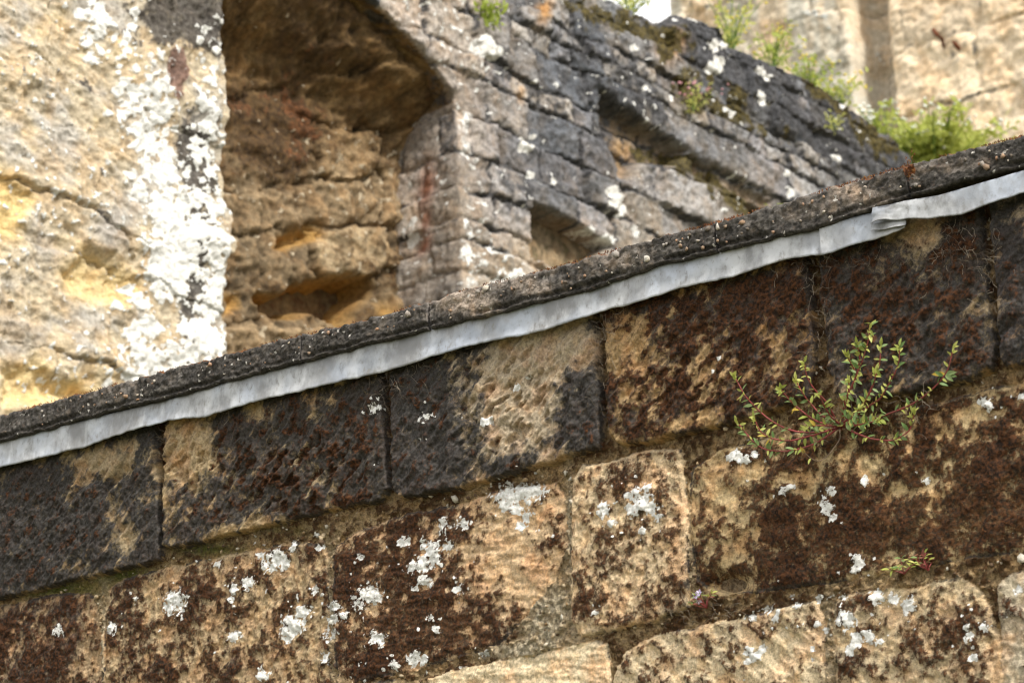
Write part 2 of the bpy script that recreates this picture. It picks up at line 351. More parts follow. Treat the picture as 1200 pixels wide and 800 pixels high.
lich = [(202, 704, 15), (194, 711, 9), (322, 655, 14), (313, 662, 9), (340, 730, 14), (350, 715, 10), (333, 742, 10), (286, 682, 8), (125, 735, 8), (270, 690, 6), (267, 702, 4), (270, 744, 8), (65, 738, 7), (155, 700, 3), (302, 790, 9),
        (500, 640, 12), (488, 660, 13), (505, 655, 10), (494, 680, 9), (470, 635, 8), (515, 615, 9), (540, 612, 8), (520, 640, 8), (484, 688, 5), (430, 695, 13), (415, 705, 9), (388, 710, 8), (438, 747, 11), (480, 770, 9), (492, 772, 7), (420, 652, 5), (533, 688, 7), (500, 722, 4), (505, 735, 4), (460, 780, 6), (385, 725, 7), (380, 740, 8), (400, 720, 6),
        (590, 580, 16), (608, 577, 17), (625, 573, 12), (600, 595, 10), (612, 605, 8), (605, 615, 7), (585, 590, 9), (508, 738, 5), (563, 765, 6),
        (750, 585, 13), (740, 597, 9), (762, 595, 10), (770, 605, 7), (706, 596, 9), (700, 600, 5), (714, 612, 6), (738, 580, 7), (752, 622, 5), (758, 570, 6), (698, 718, 4),
        (966, 595, 9), (962, 588, 7), (974, 604, 5), (972, 575, 6), (1003, 655, 8), (996, 666, 6), (860, 533, 9), (870, 537, 8), (880, 531, 6), (850, 536, 5), (1148, 470, 8), (1155, 476, 6), (1082, 562, 5), (1010, 562, 5), (915, 575, 6), (925, 568, 5), (1196, 463, 6),
        (875, 762, 7), (882, 768, 7), (872, 774, 5), (890, 760, 5), (955, 730, 5), (963, 738, 5), (895, 712, 7), (910, 716, 5), (931, 708, 4), (880, 722, 6), (949, 760, 4), (955, 701, 5), (905, 725, 5),
        (990, 724, 10), (980, 728, 6), (1060, 708, 10), (1057, 716, 6), (1025, 697, 9), (1042, 700, 8), (985, 700, 6), (1000, 750, 9), (992, 760, 7), (1015, 748, 7), (1025, 752, 6), (1130, 733, 6), (1133, 745, 6), (1135, 770, 7), (1150, 735, 6), (1012, 742, 5), (1190, 690, 7),
        (439, 480, 6), (443, 477, 5), (604, 455, 5), (608, 452, 4), (572, 495, 5), (577, 493, 4), (494, 491, 4), (503, 489, 4), (508, 486, 3), (494, 516, 3), (845, 420, 3), (300, 648, 5), (340, 640, 6), (370, 640, 6), (365, 625, 4), (250, 660, 5), (365, 690, 6), (376, 770, 7)]
wobl = .55 * fbm(U, V, 130, 3, 100, .7) + .4 * fbm(U, V, 42, 2, 110)
lich = [(x, y, r * 1.3) for x, y, r in lich]; rl = np.random.RandomState(77)
lich += [(x + rl.randn() * r * 1.6, y + rl.randn() * r * 1.6, rl.uniform(1.2, 3.2)) for x, y, r in lich for _ in range(2)]
ld = discs(PX, PY, lich, wobl)
scat = fbm(U, V, 55, 3, 120) + .6 * fbm(U, V, 8, 2, 130) - .82 + .3 * np.clip(blobs(PX, PY, [(480, 700, 160, 110, 1), (330, 700, 60, 90, 1), (750, 600, 60, 60, 1), (1040, 730, 120, 60, 1), (870, 740, 60, 30, .9)]), 0, 1)
lichm = np.maximum(sst(-.1, .65, ld) * (.72 + .22 * sst(.3, .8, ld)) * np.clip(.95 + .5 * n_mid, .5, 1.1), .7 * sst(.2, .6, scat))
# --- tints
tn = {'S1': (.31, .24, .145), 'S2': (.38, .285, .165), 'S3': (.39, .315, .22), 'S4': (.37, .25, .125), 'S5': (.35, .265, .16), 'S6': (.32, .25, .17), 'T0': (.38, .27, .16), 'T1': (.43, .32, .19),
      'T2': (.56, .40, .24), 'T3': (.60, .46, .29), 'T4': (.46, .345, .19), 'U0': (.66, .54, .36), 'U1': (.61, .49, .32), 'U2': (.52, .41, .26), 'U3': (.46, .39, .28), 'W0': (.38, .3, .18), 'S0': (.36, .27, .16), 'S7': (.36, .27, .16), 'T9': (.42, .32, .19), 'T5': (.46, .345, .19), 'U4': (.52, .41, .26)}
tint = np.zeros(U.shape + (3,)); tint[:] = (.33, .235, .125)
tint *= (1 + .35 * fbm(U, V, 30, 3, 145))[..., None]
for k, nme in enumerate(names): tint[SID == k + 1] = tn[nme]
pk = sst(-.1, .5, fbm(U, V, 14, 3, 140))[..., None] * stone[..., None]
tint = tint * (1 - .45 * pk) + tint * np.array([1.12, .84, .72]) * .45 * pk
rimw = np.clip(rim * 1.1, 0, 1)[..., None] * .8
tint = tint * (1 - rimw) + np.array([.42, .27, .12]) * rimw
c1 = blobs(PX, PY, [(600, 375, 1, 1, 0)])
# green algae in the bed joint under the first course, pale mortar by the cut-away stone
alg = (~stone) * blobs(PX, PY, [(60, 688, 60, 14, 1), (140, 670, 40, 12, 1), (235, 642, 45, 9, 1), (330, 620, 40, 8, .5)])
tint = tint * (1 - np.clip(alg, 0, 1)[..., None]) + np.array([.09, .10, .018]) * np.clip(alg, 0, 1)[..., None]
pal = (~stone)[..., None] * np.clip(blobs(PX, PY, [(640, 725, 34, 40, 1.2), (664, 620, 8, 60, 1), (600, 762, 40, 12, 1), (383, 720, 10, 80, .7), (117, 750, 8, 60, .8), (968, 760, 12, 60, .7), (803, 640, 8, 60, .6)]), 0, 1)[..., None]
tint = tint * (1 - pal) + np.array([.40, .34, .24]) * pal
drk = (~stone) * np.clip(blobs(PX, PY, [(189, 580, 8, 70, 1), (456, 500, 9, 70, 1), (705, 440, 9, 70, 1), (957, 370, 9, 80, .9), (1164, 330, 9, 90, .9), (1000, 480, 80, 10, .6), (600, 370, 900, 40, 0)]), 0, 1)
crust = np.where(stone, crust, np.clip(.6 * drk + .5 * n_mid + .24 + .4 * n_lo + .6 * n_det, 0, 1) * (1 - .8 * pal[..., 0]) * .85)
moss = np.where(stone, moss, sst(-.1, .9, .42 + .8 * n_mid + .5 * n_lo + .6 * n_det - pal[..., 0]) * .9 * (1 - np.clip(alg, 0, 1)))
# --- relief
hs = PROUD + .005 * n_lo + .0028 * n_mid + .0012 * n_hi - .0015 * np.exp(-SD / .012)
rough1 = isS('S0', 'S1', 'S2', 'S3', 'S4', 'S5', 'S6', 'S7')
hs += rough1 * (.0072 * tool + .0028 * n_det + .003 * pits)
pitm = np.clip(blobs(PX, PY, [(590, 470, 70, 80, 1), (350, 560, 90, 70, .9), (225, 540, 40, 60, .6), (820, 440, 120, 80, .5), (60, 620, 80, 60, .4), (1050, 360, 60, 80, .4)]), 0, 1)
hs -= rough1 * pitm * .018 * sst(.05, .38, pits)
hs += isS('T2') * .004 * hor + isS('U0') * .004 * hor + isS('U1') * .006 * tool2 + isS('T3', 'T1', 'U2', 'U3', 'T0') * .0038 * fbm(U, V, 60, 3, 150)
hs += isS('T4') * (.006 * fbm(U, V, 20, 3, 160))
hs -= .005 * crk
hs -= .012 * np.clip(blobs(PX, PY, [(140, 560, 26, 5, 1, -42)]), 0, 1)          # a gouge in the first block
hs -= isS('T4') * .03 * np.clip(blobs(PX, PY, [(846, 682, 24, 14, 1.2)]), 0, 1)   # broken lower corner
hs += stone * moss * (.0015 + .0042 * np.abs(fbm(U, V, 105, 3, 170))) + lichm * .0009
pebb = np.maximum(fbm(U, V, 75, 2, 180), 0)
hm = .0025 + .0065 * n_mid + .007 * pebb + .0075 * n_det - .009 * drk
hm += .007 * pal[..., 0]
prof_ = 1 - (1 - np.clip(SD / .0062, 0, 1)) ** 2.4
H = np.where(stone, hm + (hs - hm) * prof_, hm)
P = FG.w(U, V, H)
qid = np.maximum(np.maximum(SID[:-1, :-1], SID[1:, :-1]), np.maximum(SID[:-1, 1:], SID[1:, 1:]))
px, py = PX[:-1, :-1], PY[:-1, :-1]
CUTL = np.interp(px, [-400, -120, 0, 105, 210, 315, 420, 500, 600, 675, 780, 920, 955, 1020, 1090, 1200, 1330, 1600], [627, 552, 517, 488, 462, 433, 406, 386, 362, 343, 308, 276, 268, 245, 224, 193, 158, 83]) - 14
qid = np.where((px < -340) | (px > 1520) | (py > np.where(px < 0, 960, 890)) | (py < CUTL), -1, qid)
emit(P, qid, wall, lambda i: ('mortar_bed', M_MORTAR) if i == 0 else ('stone_block', M_FG), tint,
     np.stack([crust, moss, lichm, 0 * U], -1))
MASKS = {'moss': moss, 'mortar': SID == 0, 'P': P, 'in': (PX > -40) & (PX < 1240) & (PY < 830) & (PY > np.interp(PX, [0, 1200], [550, 230]))}
VTOP = float(FG.uv(600, 372)[1]); UMIN, UMAX = uu[0], uu[-1]
box_mesh('wall_core', FG, UMIN - .6, UMAX + .6, -.02, VTOP - .01, -.42, -.02, M_MORTAR, wall)
# --- coping: weathered lengths with a rounded nose
CT = [(-400, 594), (-120, 518), (0, 487), (105, 459), (210, 430), (315, 402), (420, 377), (471, 363), (555, 337), (605, 325), (660, 311), (745, 286), (850, 258), (920, 237), (1025, 206), (1095, 185), (1200, 160), (1330, 124), (1600, 50)]
CB = [(-400, 628), (-120, 552), (0, 517), (105, 488), (210, 462), (315, 433), (420, 406), (500, 386), (600, 362), (675, 343), (780, 308), (920, 276), (955, 268), (1020, 245), (1090, 224), (1200, 193), (1330, 158), (1600, 85)]
HC = .062
cb_u, cb_v = FG.uv([p[0] for p in CB], [p[1] for p in CB], HC)
ct_u, ct_v = FG.uv([p[0] for p in CT], [p[1] for p in CT], HC - .012)
def emit_grid(P, name, mat, parent, tint=None, mask=None, close=False):
    ny, nx = P.shape[:2]; idx = np.arange(ny * nx).reshape(ny, nx)
    Q = np.stack([idx[:-1, :-1], idx[:-1, 1:], idx[1:, 1:], idx[1:, :-1]], -1).reshape(-1, 4)
    if close:
        Q = np.concatenate([Q, np.stack([idx[-1, :-1], idx[-1, 1:], idx[0, 1:], idx[0, :-1]], -1).reshape(-1, 4)])
    at = {}
    if tint is not None: at = {'tint': tint.reshape(-1, 3), 'mask': mask.reshape(-1, 4)}
    return link(name, mesh_np(name, P.reshape(-1, 3) - org(parent), Q, mat, at), parent)
M_COP = stone_material('coping_concrete', 130.0, ((0.075, 0.068, 0.06), (0.02, 0.018, 0.016)),
                       ((0.20, 0.07, 0.015), (0.07, 0.025, 0.008)), ((0.6, 0.57, 0.52), (0.35, 0.32, 0.28)), 0.45, 0.004)
cutpx = [-360, -110, 352, 502, 838, 1063, 1320, 1545]
prof = [(-.03, 'b', -.004), (.02, 'b', -.002)] + [(HC, 'b', 0)]
for k in range(len(cutpx) - 1):
    ua_ = float(FG.uv(cutpx[k] + 1.0, np.interp(cutpx[k], [p[0] for p in CT], [p[1] for p in CT]) + 15, HC)[0])
    ub_ = float(FG.uv(cutpx[k + 1] - 1.0, np.interp(cutpx[k + 1], [p[0] for p in CT], [p[1] for p in CT]) + 15, HC)[0])
    us = np.arange(ua_, ub_, .003)
    us = np.concatenate([[us[0]] * 2, us, [us[-1]] * 2])
    b = np.interp(us, cb_u, cb_v); tp = np.interp(us, ct_u, ct_v)
    tp = tp + .0035 * fbm(us, us * 0, 30, 3, 200); b = b + .005 * fbm(us, us * 0 + 3, 18, 3, 205)
    hs_, vs_ = [], []
    NF_ = 26
    sec = [(-.05, 0.12), (0.0, 0.08), (HC - .02, 0.02), (HC - .006, 0.0)]
    sec += [(HC + .001 - .004 * s, .05 + .83 * s) for s in np.linspace(0, 1, NF_)]
    sec += [(HC - .006, .93), (HC - .012, .975), (HC - .024, 1.0), (HC - .07, 1.03), (HC - .14, 1.05), (-.25, 1.02), (-.40, .96)]
    hh = np.array([s[0] for s in sec])[:, None] + 0 * us[None]; tt = np.array([s[1] for s in sec])[:, None]
    vv_ = b[None] + tt * (tp - b)[None]
    endc = np.ones(len(us)); endc[0] = endc[-1] = 0
    ar = np.cumsum(np.hypot(np.diff(hh[:, 0], prepend=hh[0, 0]), np.diff((tt * .06)[:, 0], prepend=0)))[:, None] + 0 * us[None]
    un = us[None] + 0 * ar
    dn = .0065 * fbm(un, ar, 22, 4, 210, .65) + .0035 * fbm(un, ar, 70, 3, 220, .6) + .003 * np.maximum(fbm(un, ar, 160, 2, 230), 0)
    groove = -.010 * np.exp(-((tt - .16) / .07) ** 2) * sst(-.5, .3, fbm(un, ar * 0, 6, 2, 240))
    hh = (hh + dn + groove) * endc + (1 - endc) * (-.2)
    vv_ = np.where(endc > 0, vv_ + .6 * dn * (tt > .8), (b + .5 * (tp - b))[None])
    P = FG.w(un, vv_, hh)
    px, py = project(P)
    lo = fbm(un, ar, 9, 3, 250); mid = fbm(un, ar, 45, 3, 260)
    tnt = np.zeros(un.shape + (3,)); tnt[:] = (.15, .135, .12)
    pale = np.clip(blobs(px, py, [(545, 352, 45, 16, 1.1, 14), (1005, 228, 40, 12, 1, 16), (620, 335, 40, 10, .6, 14), (720, 305, 50, 12, .5, 14), (975, 245, 30, 12, .6), (1140, 195, 60, 10, .3)]), 0, 1)
    tnt += pale[..., None] * np.array([.20, .15, .11])
    cr_ = np.clip(.74 + .5 * lo + .6 * mid - 1.0 * pale + .35 * (tt < .3), 0, 1)
    mo_ = sst(.45, .9, .95 * sst(.88, .99, tt) * sst(-.35, .25, lo + .5 * mid) + 1.2 * blobs(px, py, [(1065, 196, 10, 16, .9), (840, 255, 30, 6, .4)]) + .4 * mid) + 0 * un
    li_ = .9 * sst(.62, .8, fbm(un, ar, 70, 2, 270) + .15 * lo) * (tt < .9)
    co_ = emit_grid(P, 'coping_stone', M_COP, wall, tnt, np.stack([cr_, mo_, li_, 0 * un], -1))

# grit and pebbles showing in the coping face
M_PEB = stone_material('pebbles', 200.0, ((0.1, 0.09, 0.08), (0.03, 0.03, 0.03)), ((0.2, 0.1, 0.05), (0.1, 0.05, 0.03)), ((.6, .55, .5), (.4, .38, .34)), .3, .001)
ico_v = []; gr = (1 + 5 ** .5) / 2
for a in (-1, 1):
    for b_ in (-gr, gr): ico_v += [(0, a, b_), (a, b_, 0), (b_, 0, a)]
ico_v = np.array(ico_v) / np.hypot(1, gr)
ico_f = []
for i in range(12):
    for j in range(i + 1, 12):
        for k in range(j + 1, 12):
            a, b_, c_ = ico_v[i], ico_v[j], ico_v[k]
            if max(np.linalg.norm(a - b_), np.linalg.norm(b_ - c_), np.linalg.norm(a - c_)) < 1.1:
                ico_f.append((i, j, k) if np.dot(np.cross(b_ - a, c_ - a), a) > 0 else (i, k, j))
ico_f = np.array(ico_f)
rs = np.random.RandomState(3)
PV, PF, PT = [], [], []
for q in range(130):
    x = rs.uniform(-40, 1240); f_ = rs.uniform(.18, .9)
    y = np.interp(x, [p[0] for p in CB], [p[1] for p in CB]) * (1 - f_) + np.interp(x, [p[0] for p in CT], [p[1] for p in CT]) * f_
    s = rs.choice([.0022, .003, .0042, .006], p=[.35, .35, .22, .08]) * rs.uniform(.8, 1.2)
    c_ = FG.pix(x, y, HC + .003)
    v = ico_v * (1 + .25 * rs.randn(12, 1)) * s * rs.uniform(.7, 1.3, 3)
    PF.append(ico_f + 12 * q); PV.append(v + c_)
    PT.append(np.tile(np.array([(.28, .20, .14), (.34, .22, .15), (.3, .27, .24), (.5, .46, .40), (.14, .12, .1)][rs.randint(5)]), (12, 1)))
pv = np.concatenate(PV)
o = link('grit', mesh_np('grit', pv - org(wall), np.concatenate(PF), M_PEB, {'tint': np.concatenate(PT), 'mask': np.zeros((len(pv), 4))}), wall); o['kind'] = 'stuff'

# ------------------------------------------------------------------ lead flashing
t = NT('aged_lead'); pos = t.n('ShaderNodeNewGeometry').outputs['Position']
mp = t.n('ShaderNodeMapping', None, Vector=pos, Scale=(1, 1, 0.6)).outputs[0]
n1 = t.noise(mp, 15, 6, .65); n2 = t.noise(pos, 9, 3, .5); n3 = t.noise(pos, 140, 3, .6)
c = t.mix(t.mr(n1, .36, .64), (.50, .505, .515), (.22, .22, .222))
c = t.mix(t.mr(n2, .40, .7, 0, .6), c, (.42, .47, .56))
c = t.mix(t.mr(t.noise(mp, 60, 5, .75), .54, .70, 0, .75), c, (.20, .185, .165))
c = t.mix(t.mr(t.noise(mp, 18, 3, .6), .52, .62, 0, .45), c, (.27, .27, .275))
c = t.mix(t.mr(n3, .58, .75, 0, .6), c, (.24, .23, .21))
M_LEAD = t.out(c, .55, t.math('ADD', n1, t.math('MULTIPLY', n3, .4)), .0025, .45, .4, Metallic=.12)
LT = [(-400, 626), (-120, 550), (0, 520), (100, 494), (200, 469), (300, 441), (410, 412), (480, 392), (560, 370), (640, 347), (700, 334), (760, 316), (820, 300), (880, 285), (950, 268), (965, 266), (1024, 250), (1062, 240)]
LB = [(-400, 651), (-120, 575), (0, 545), (60, 531), (100, 521), (140, 507), (200, 490), (240, 486), (300, 468), (370, 452), (455, 432), (520, 412), (560, 401), (640, 385), (700, 364), (760, 349), (800, 334), (860, 322), (915, 304), (950, 297), (965, 297), (1010, 282), (1040, 274), (1062, 264)]
LT2 = [(1024, 246), (1060, 238), (1100, 231), (1150, 216), (1200, 201), (1330, 165), (1600, 92)]
LB2 = [(1024, 262), (1040, 256), (1062, 255), (1085, 254), (1110, 252), (1130, 248), (1160, 236), (1200, 224), (1330, 190), (1600, 117)]
def strip(name, T, B, xa, xb, h0, label, seed, fold=None):
    if label: T = [(x, y - 2.5) for x, y in T]; B = [(x, y + 2.5) for x, y in B]
    e = None
    tu, tv = FG.uv([p[0] for p in T], [p[1] for p in T], h0); bu, bv = FG.uv([p[0] for p in B], [p[1] for p in B], h0)
    ua_ = float(FG.uv(xa, np.interp(xa, [p[0] for p in T], [p[1] for p in T]) + 12, h0)[0]); ub_ = float(FG.uv(xb, np.interp(xb, [p[0] for p in T], [p[1] for p in T]) + 12, h0)[0])
    us = np.arange(ua_, ub_, .004); N = 14
    s = np.linspace(0, 1, N)[:, None]
    tv = np.interp(us, tu, tv); bv = np.interp(us, bu, bv) + .0028 * fbm(us, us * 0, 22, 3, seed)
    vv_ = bv[None] + s * (tv - bv)[None]; un = us[None] + 0 * s
    hh = h0 + .005 * fbm(un, s * .05, 5, 2, seed + 5) + .0026 * fbm(un, vv_ * .8, 13, 3, seed + 6) + .0006 * fbm(un, vv_, 60, 2, seed + 7) + .004 * (1 - s) ** 3 - .003 * s ** 4
    if fold is not None:
        hh = hh + fold(un, s)
    th = .0022
    P = np.concatenate([FG.w(un, vv_, hh), FG.w(un[::-1], vv_[::-1], (hh - th)[::-1])])
    un2 = np.concatenate([un, un[::-1]])
    me_o = emit_grid(P, name, M_LEAD, None, close=True)
    me_o['label'] = label; me_o['category'] = 'flashing'; me_o['kind'] = 'thing'; me_o['group'] = 'lead strips under the coping'
    return me_o
strip('lead_strip', LT, LB, -350, 964, .050, 'long pale grey lead strip running below the coping along most of the wall', 300)
strip('lead_strip', LT, LB, 961, 1062, .054, 'short grey lead strip between the long strip and the crumpled overlap', 330)
cu_ = float(FG.uv(1026, 255, .06)[0])
strip('lead_strip', LT2, LB2, 1024, 1530, .0615, 'grey lead strip with a crumpled folded end lapping over the short strip', 350,
      fold=lambda u, s: .014 * np.exp(-((u - cu_) / .025) ** 2) * (1 - .6 * s) + .004 * fbm(u, s * .06, 40, 3, 399) * np.exp(-((u - cu_) / .08) ** 2) + .006 * np.sin((u - cu_) * 90) * np.exp(-((u - cu_) / .06) ** 2) * (1 - s))
# the folded flap under the crumpled end
fl = strip('folded_flap', [(1020, 262), (1040, 260), (1064, 255)], [(1020, 272), (1040, 269), (1064, 264)], 1023, 1063, .058, '', 370)
par = [o for o in bpy.data.objects if o.name.startswith('lead_strip') and 'crumpled folded' in o.get('label', '')][0]
del fl['label']; del fl['category']; del fl['kind']; del fl['group']; fl.parent = par

# ================================================================== RUINED WALL WITH ARCH
def worley_stones(U, V, seeds, asp=1.0, pw=3.0):
    """nearest and second nearest seed, blocky metric"""
    f1 = np.full(U.shape, 1e9); f2 = f1.copy(); ident = np.zeros(U.shape, int)
    for k, (su, sv, wu_, wv_) in enumerate(seeds):
        sel = (np.abs(U - su) < 3.2 * wu_) & (np.abs(V - sv) < 3.2 * wv_)
        d = ((np.abs(U[sel] - su) / wu_) ** pw + (np.abs(V[sel] - sv) / wv_) ** pw) ** (1 / pw)
        a, b = f1[sel], f2[sel]; ii = ident[sel]
        c = d < a
        b2 = np.where(c, a, np.minimum(b, d)); ii = np.where(c, k, ii); a2 = np.where(c, d, a)
        f1[sel] = a2; f2[sel] = b2; ident[sel] = ii
    return ident, np.clip(f2 - f1, 0, 1)
UC = float(RB.uv(538, 260)[0])                       # right jamb of the opening
UL = float(RB.uv(262, 300)[0])                       # left jamb, edge of the pale pier
DEP = .41
a3 = [RB.uv(*p) for p in ((425, -4), (486, 52), (526, 106))]
(x1, y1), (x2, y2), (x3, y3) = [(float(a), float(b)) for a, b in a3]
dd = 2 * (x1 * (y2 - y3) + x2 * (y3 - y1) + x3 * (y1 - y2))
ACX = ((x1**2 + y1**2) * (y2 - y3) + (x2**2 + y2**2) * (y3 - y1) + (x3**2 + y3**2) * (y1 - y2)) / dd
ACY = ((x1**2 + y1**2) * (x3 - x2) + (x2**2 + y2**2) * (x1 - x3) + (x3**2 + y3**2) * (x2 - x1)) / dd
AR = math.hypot(x1 - ACX, y1 - ACY)
print('arch', ACX - UC, ACY, AR, 'UL', UL - UC, 'spring', y3)
topx = [(480, -90), (620, -45), (700, -8), (714, 2), (740, 17), (762, 25), (776, 36), (790, 35), (800, 28), (822, 30), (845, 46), (862, 62), (900, 80), (950, 100), (1000, 135), (1040, 165), (1062, 186)]
tu, tv = RB.uv([p[0] for p in topx], [p[1] for p in topx])
UE = float(RB.uv(1064, 220)[0])
VB = float(RB.uv(600, 500)[1])
rwall = empty('rubble_wall', RB.w(UC, 0), 'grey rubble stone wall with a dark arched recess and ragged mossy top', 'wall')
res = .012
uu2 = np.arange(UL + .02, UE + .6, res); vmax = tv.max() + .5
vv2 = np.arange(VB, vmax, res)
U, V = np.meshgrid(uu2, vv2)
# squared rubble laid in courses, quoins wrapping the jamb
rs = np.random.RandomState(11)
wu = U + .034 * fbm(U, V, 6, 4, 401, .65); wv = V + .026 * fbm(U, V, 5, 4, 405, .65) + .03 * fbm(U, V, 1.1, 2, 407)
rows = [VB - .15]
while rows[-1] < vmax + .3: rows.append(rows[-1] + rs.choice([.11, .15, .19, .23]) * rs.uniform(.9, 1.1))
rows = np.array(rows); ri = np.clip(np.searchsorted(rows, wv) - 1, 0, len(rows) - 2)
EDM = np.minimum(wv - rows[ri], rows[ri + 1] - wv); IDM = np.zeros(U.shape, int); K = 0; cu_s, cv_s = [], []
for r_ in range(len(rows) - 1):
    hgt = rows[r_ + 1] - rows[r_]
    b_ = [UL - .8]
    while b_[-1] < UC - .75: b_.append(b_[-1] + rs.uniform(.22, .4))
    b_ += [UC - .21 + .05 * rs.randn(), UC + (.10 if r_ % 2 else .22) * rs.uniform(.8, 1.2)]
    while b_[-1] < UE + 1:
        f_ = max(0, (b_[-1] - UC) / (UE - UC)); b_.append(b_[-1] + hgt * rs.uniform(.9, 2.3) * (1 + .7 * f_))
    b_ = np.array(b_); sel = ri == r_; x = wu[sel] + rs.uniform(-.12, .12) * (wv[sel] - rows[r_])
    ci = np.clip(np.searchsorted(b_, x) - 1, 0, len(b_) - 2)
    EDM[sel] = np.minimum(EDM[sel], np.minimum(x - b_[ci], b_[ci + 1] - x)); IDM[sel] = K + ci
    K += len(b_) - 1; cu_s += list((b_[:-1] + b_[1:]) / 2); cv_s += [(rows[r_] + rows[r_ + 1]) / 2] * (len(b_) - 1)
ED = np.clip(EDM / .17, 0, 1)
tone = rs.rand(K); pro = rs.randn(K); hue = rs.rand(K)
PX, PY = project(RB.w(U, V, 0))
n_lo = fbm(U, V, 1.6, 4, 410); n_mid = fbm(U, V, 7, 4, 420); n_hi = fbm(U, V, 26, 3, 430)
da, db = rotn(U, V, -12); strat = fbm(da * .35, db, 12, 3, 440)
su = np.array(cu_s); sv = np.array(cv_s); tl = rs.randn(K) * .05; tl2 = rs.randn(K) * .045
jd = np.clip(.95 + .9 * fbm(U, V, 2.5, 3, 445), .4, 1.4); H = .008 * np.clip(pro, -2.2, 2)[IDM] * (1 + .35 * np.abs(pro[IDM])) + .022 * jd * sst(0, .11, ED) + .014 * n_mid + .015 * n_hi + .013 * strat + tl[IDM] * (V - sv[IDM]) + tl2[IDM] * (U - su[IDM])
def poly_px(pl, pts): a, b = pl.uv([p[0] for p in pts], [p[1] for p in pts]); return np.stack([a, b], 1)
def cut(pts, depth, soft=.05):
    d = sdpoly(wu * .4 + U * .6, wv * .4 + V * .6, poly_px(RB, pts)); return -depth * sst(-.01, soft * .6, d), d
hol = np.zeros(U.shape)
for pts, dp in (([(620, 240), (640, 248), (680, 268), (716, 288), (700, 302), (650, 318), (622, 300)], .30), ([(696, 106), (730, 130), (760, 150), (800, 178), (790, 196), (752, 190), (738, 214), (722, 208), (700, 150)], .12),
                ([(800, 180), (845, 205), (905, 236), (900, 246), (850, 226), (812, 206)], .05), ([(868, 232), (905, 246), (905, 262), (880, 258)], .14)):
    dh, d = cut(pts, dp); H = H + dh; hol = np.maximum(hol, sst(-.02, .04, d))
cop = sdpoly(wu, wv, poly_px(RB, [(770, -10), (800, 10), (830, 15), (1100, 190), (1100, 240), (1040, 214), (960, 178), (900, 152), (850, 118), (800, 92), (776, 60)]))
H += .025 * sst(-.02, .03, cop)
led = sdpoly(wu, wv, poly_px(RB, [(690, 40), (770, 50), (860, 130), (910, 160), (905, 235), (800, 178), (755, 148), (690, 100)])); H += .025 * sst(-.02, .03, led)
# tint
tints = np.array([(.18, .185, .205), (.22, .225, .24), (.25, .245, .245), (.13, .14, .16), (.29, .27, .25), (.18, .18, .195)])
tsel = rs.randint(0, 6, K)
tint = tints[tsel][IDM] * (.6 + .8 * tone[IDM] + .5 * n_mid + .3 * n_hi)[..., None]
quo = np.exp(-np.maximum(U - UC - .1, 0) / .25) * (U > UC - .6)
tint = tint * (1 - .6 * quo[..., None]) + np.array([.42, .35, .28]) * .6 * quo[..., None] * (.8 + .5 * tone[IDM])[..., None]
lowr = np.clip(blobs(PX, PY, [(600, 320, 60, 60, 1), (680, 300, 60, 40, .6), (800, 130, 40, 30, .6), (860, 230, 60, 60, .5), (770, 260, 60, 60, .5), (745, 180, 20, 40, .7)]), 0, 1)[..., None]
tint = tint * (1 - .6 * lowr) + np.array([.36, .29, .20]) * .6 * lowr
och = np.clip(blobs(PX, PY, [(633, 15, 8, 16, 1.2, 30), (740, 170, 12, 12, .8), (780, 55, 14, 22, .9, 40), (655, 290, 30, 20, .7), (608, 110, 5, 14, .8)]), 0, 1)[..., None]
tint = tint * (1 - och) + np.array([.40, .24, .11]) * och
tint = tint * (1 - .5 * hol[..., None]) + np.array([.26, .17, .08]) * .5 * hol[..., None]
red = np.clip(blobs(PX, PY, [(505, 195, 9, 24, .8), (503, 262, 8, 10, .9), (505, 235, 6, 12, .6)]), 0, 1)[..., None]
tint = tint * (1 - red) + np.array([.30, .12, .07]) * red
crust = sst(.2, 1.0, .52 + .5 * n_lo + .4 * n_mid + .5 * sst(-.02, .05, cop) + .25 * (tone[IDM] - .5) - .5 * quo - .4 * lowr[..., 0] + .75 * jd * (1 - sst(0, .12, ED)) - .35 * sst(.1, .6, strat) + .3 * n_hi - .6 * och[..., 0])
moss = sst(.45, .9, blobs(PX, PY, [(740, 30, 60, 16, .9, 25), (770, 60, 20, 30, .6), (800, 110, 22, 40, .7), (850, 120, 40, 24, .6), (800, 195, 60, 14, 1, 28), (860, 240, 30, 14, .9), (1020, 165, 40, 20, .9, 35), (960, 110, 60, 14, .7, 32), (880, 150, 60, 12, .6, 28), (690, 40, 24, 24, .5), (900, 255, 14, 10, 1), (660, 10, 30, 16, .4)]) + .55 * n_mid + .1)
dl = [(833, 80, 11), (838, 74, 9), (832, 55, 9), (846, 54, 7), (886, 85, 7), (892, 94, 6), (884, 115, 7), (886, 122, 6), (700, 285, 10), (685, 274, 9), (712, 283, 8), (710, 228, 9), (712, 240, 10), (722, 250, 9), (724, 232, 6), (744, 274, 5), (742, 268, 5), (918, 205, 6), (920, 228, 6), (977, 188, 6), (984, 125, 5), (843, 130, 5), (850, 137, 5), (780, 117, 5), (752, 104, 5), (648, 214, 5), (620, 206, 6), (627, 160, 5), (612, 172, 10), (560, 58, 14), (570, 66, 10), (492, 225, 6), (490, 245, 8), (735, 60, 5), (815, 24, 4), (600, 330, 16), (585, 345, 18), (620, 340, 12), (545, 295, 9), (640, 335, 8)]
wob = .5 * fbm(U, V, 14, 3, 450)
li = sst(0, .3, discs(PX, PY, dl, wob)) * .85
li = np.maximum(li, .7 * sst(.42, .8, fbm(U, V, 20, 3, 460) + .25 * n_lo + .25 * lowr[..., 0] + .2 * quo))
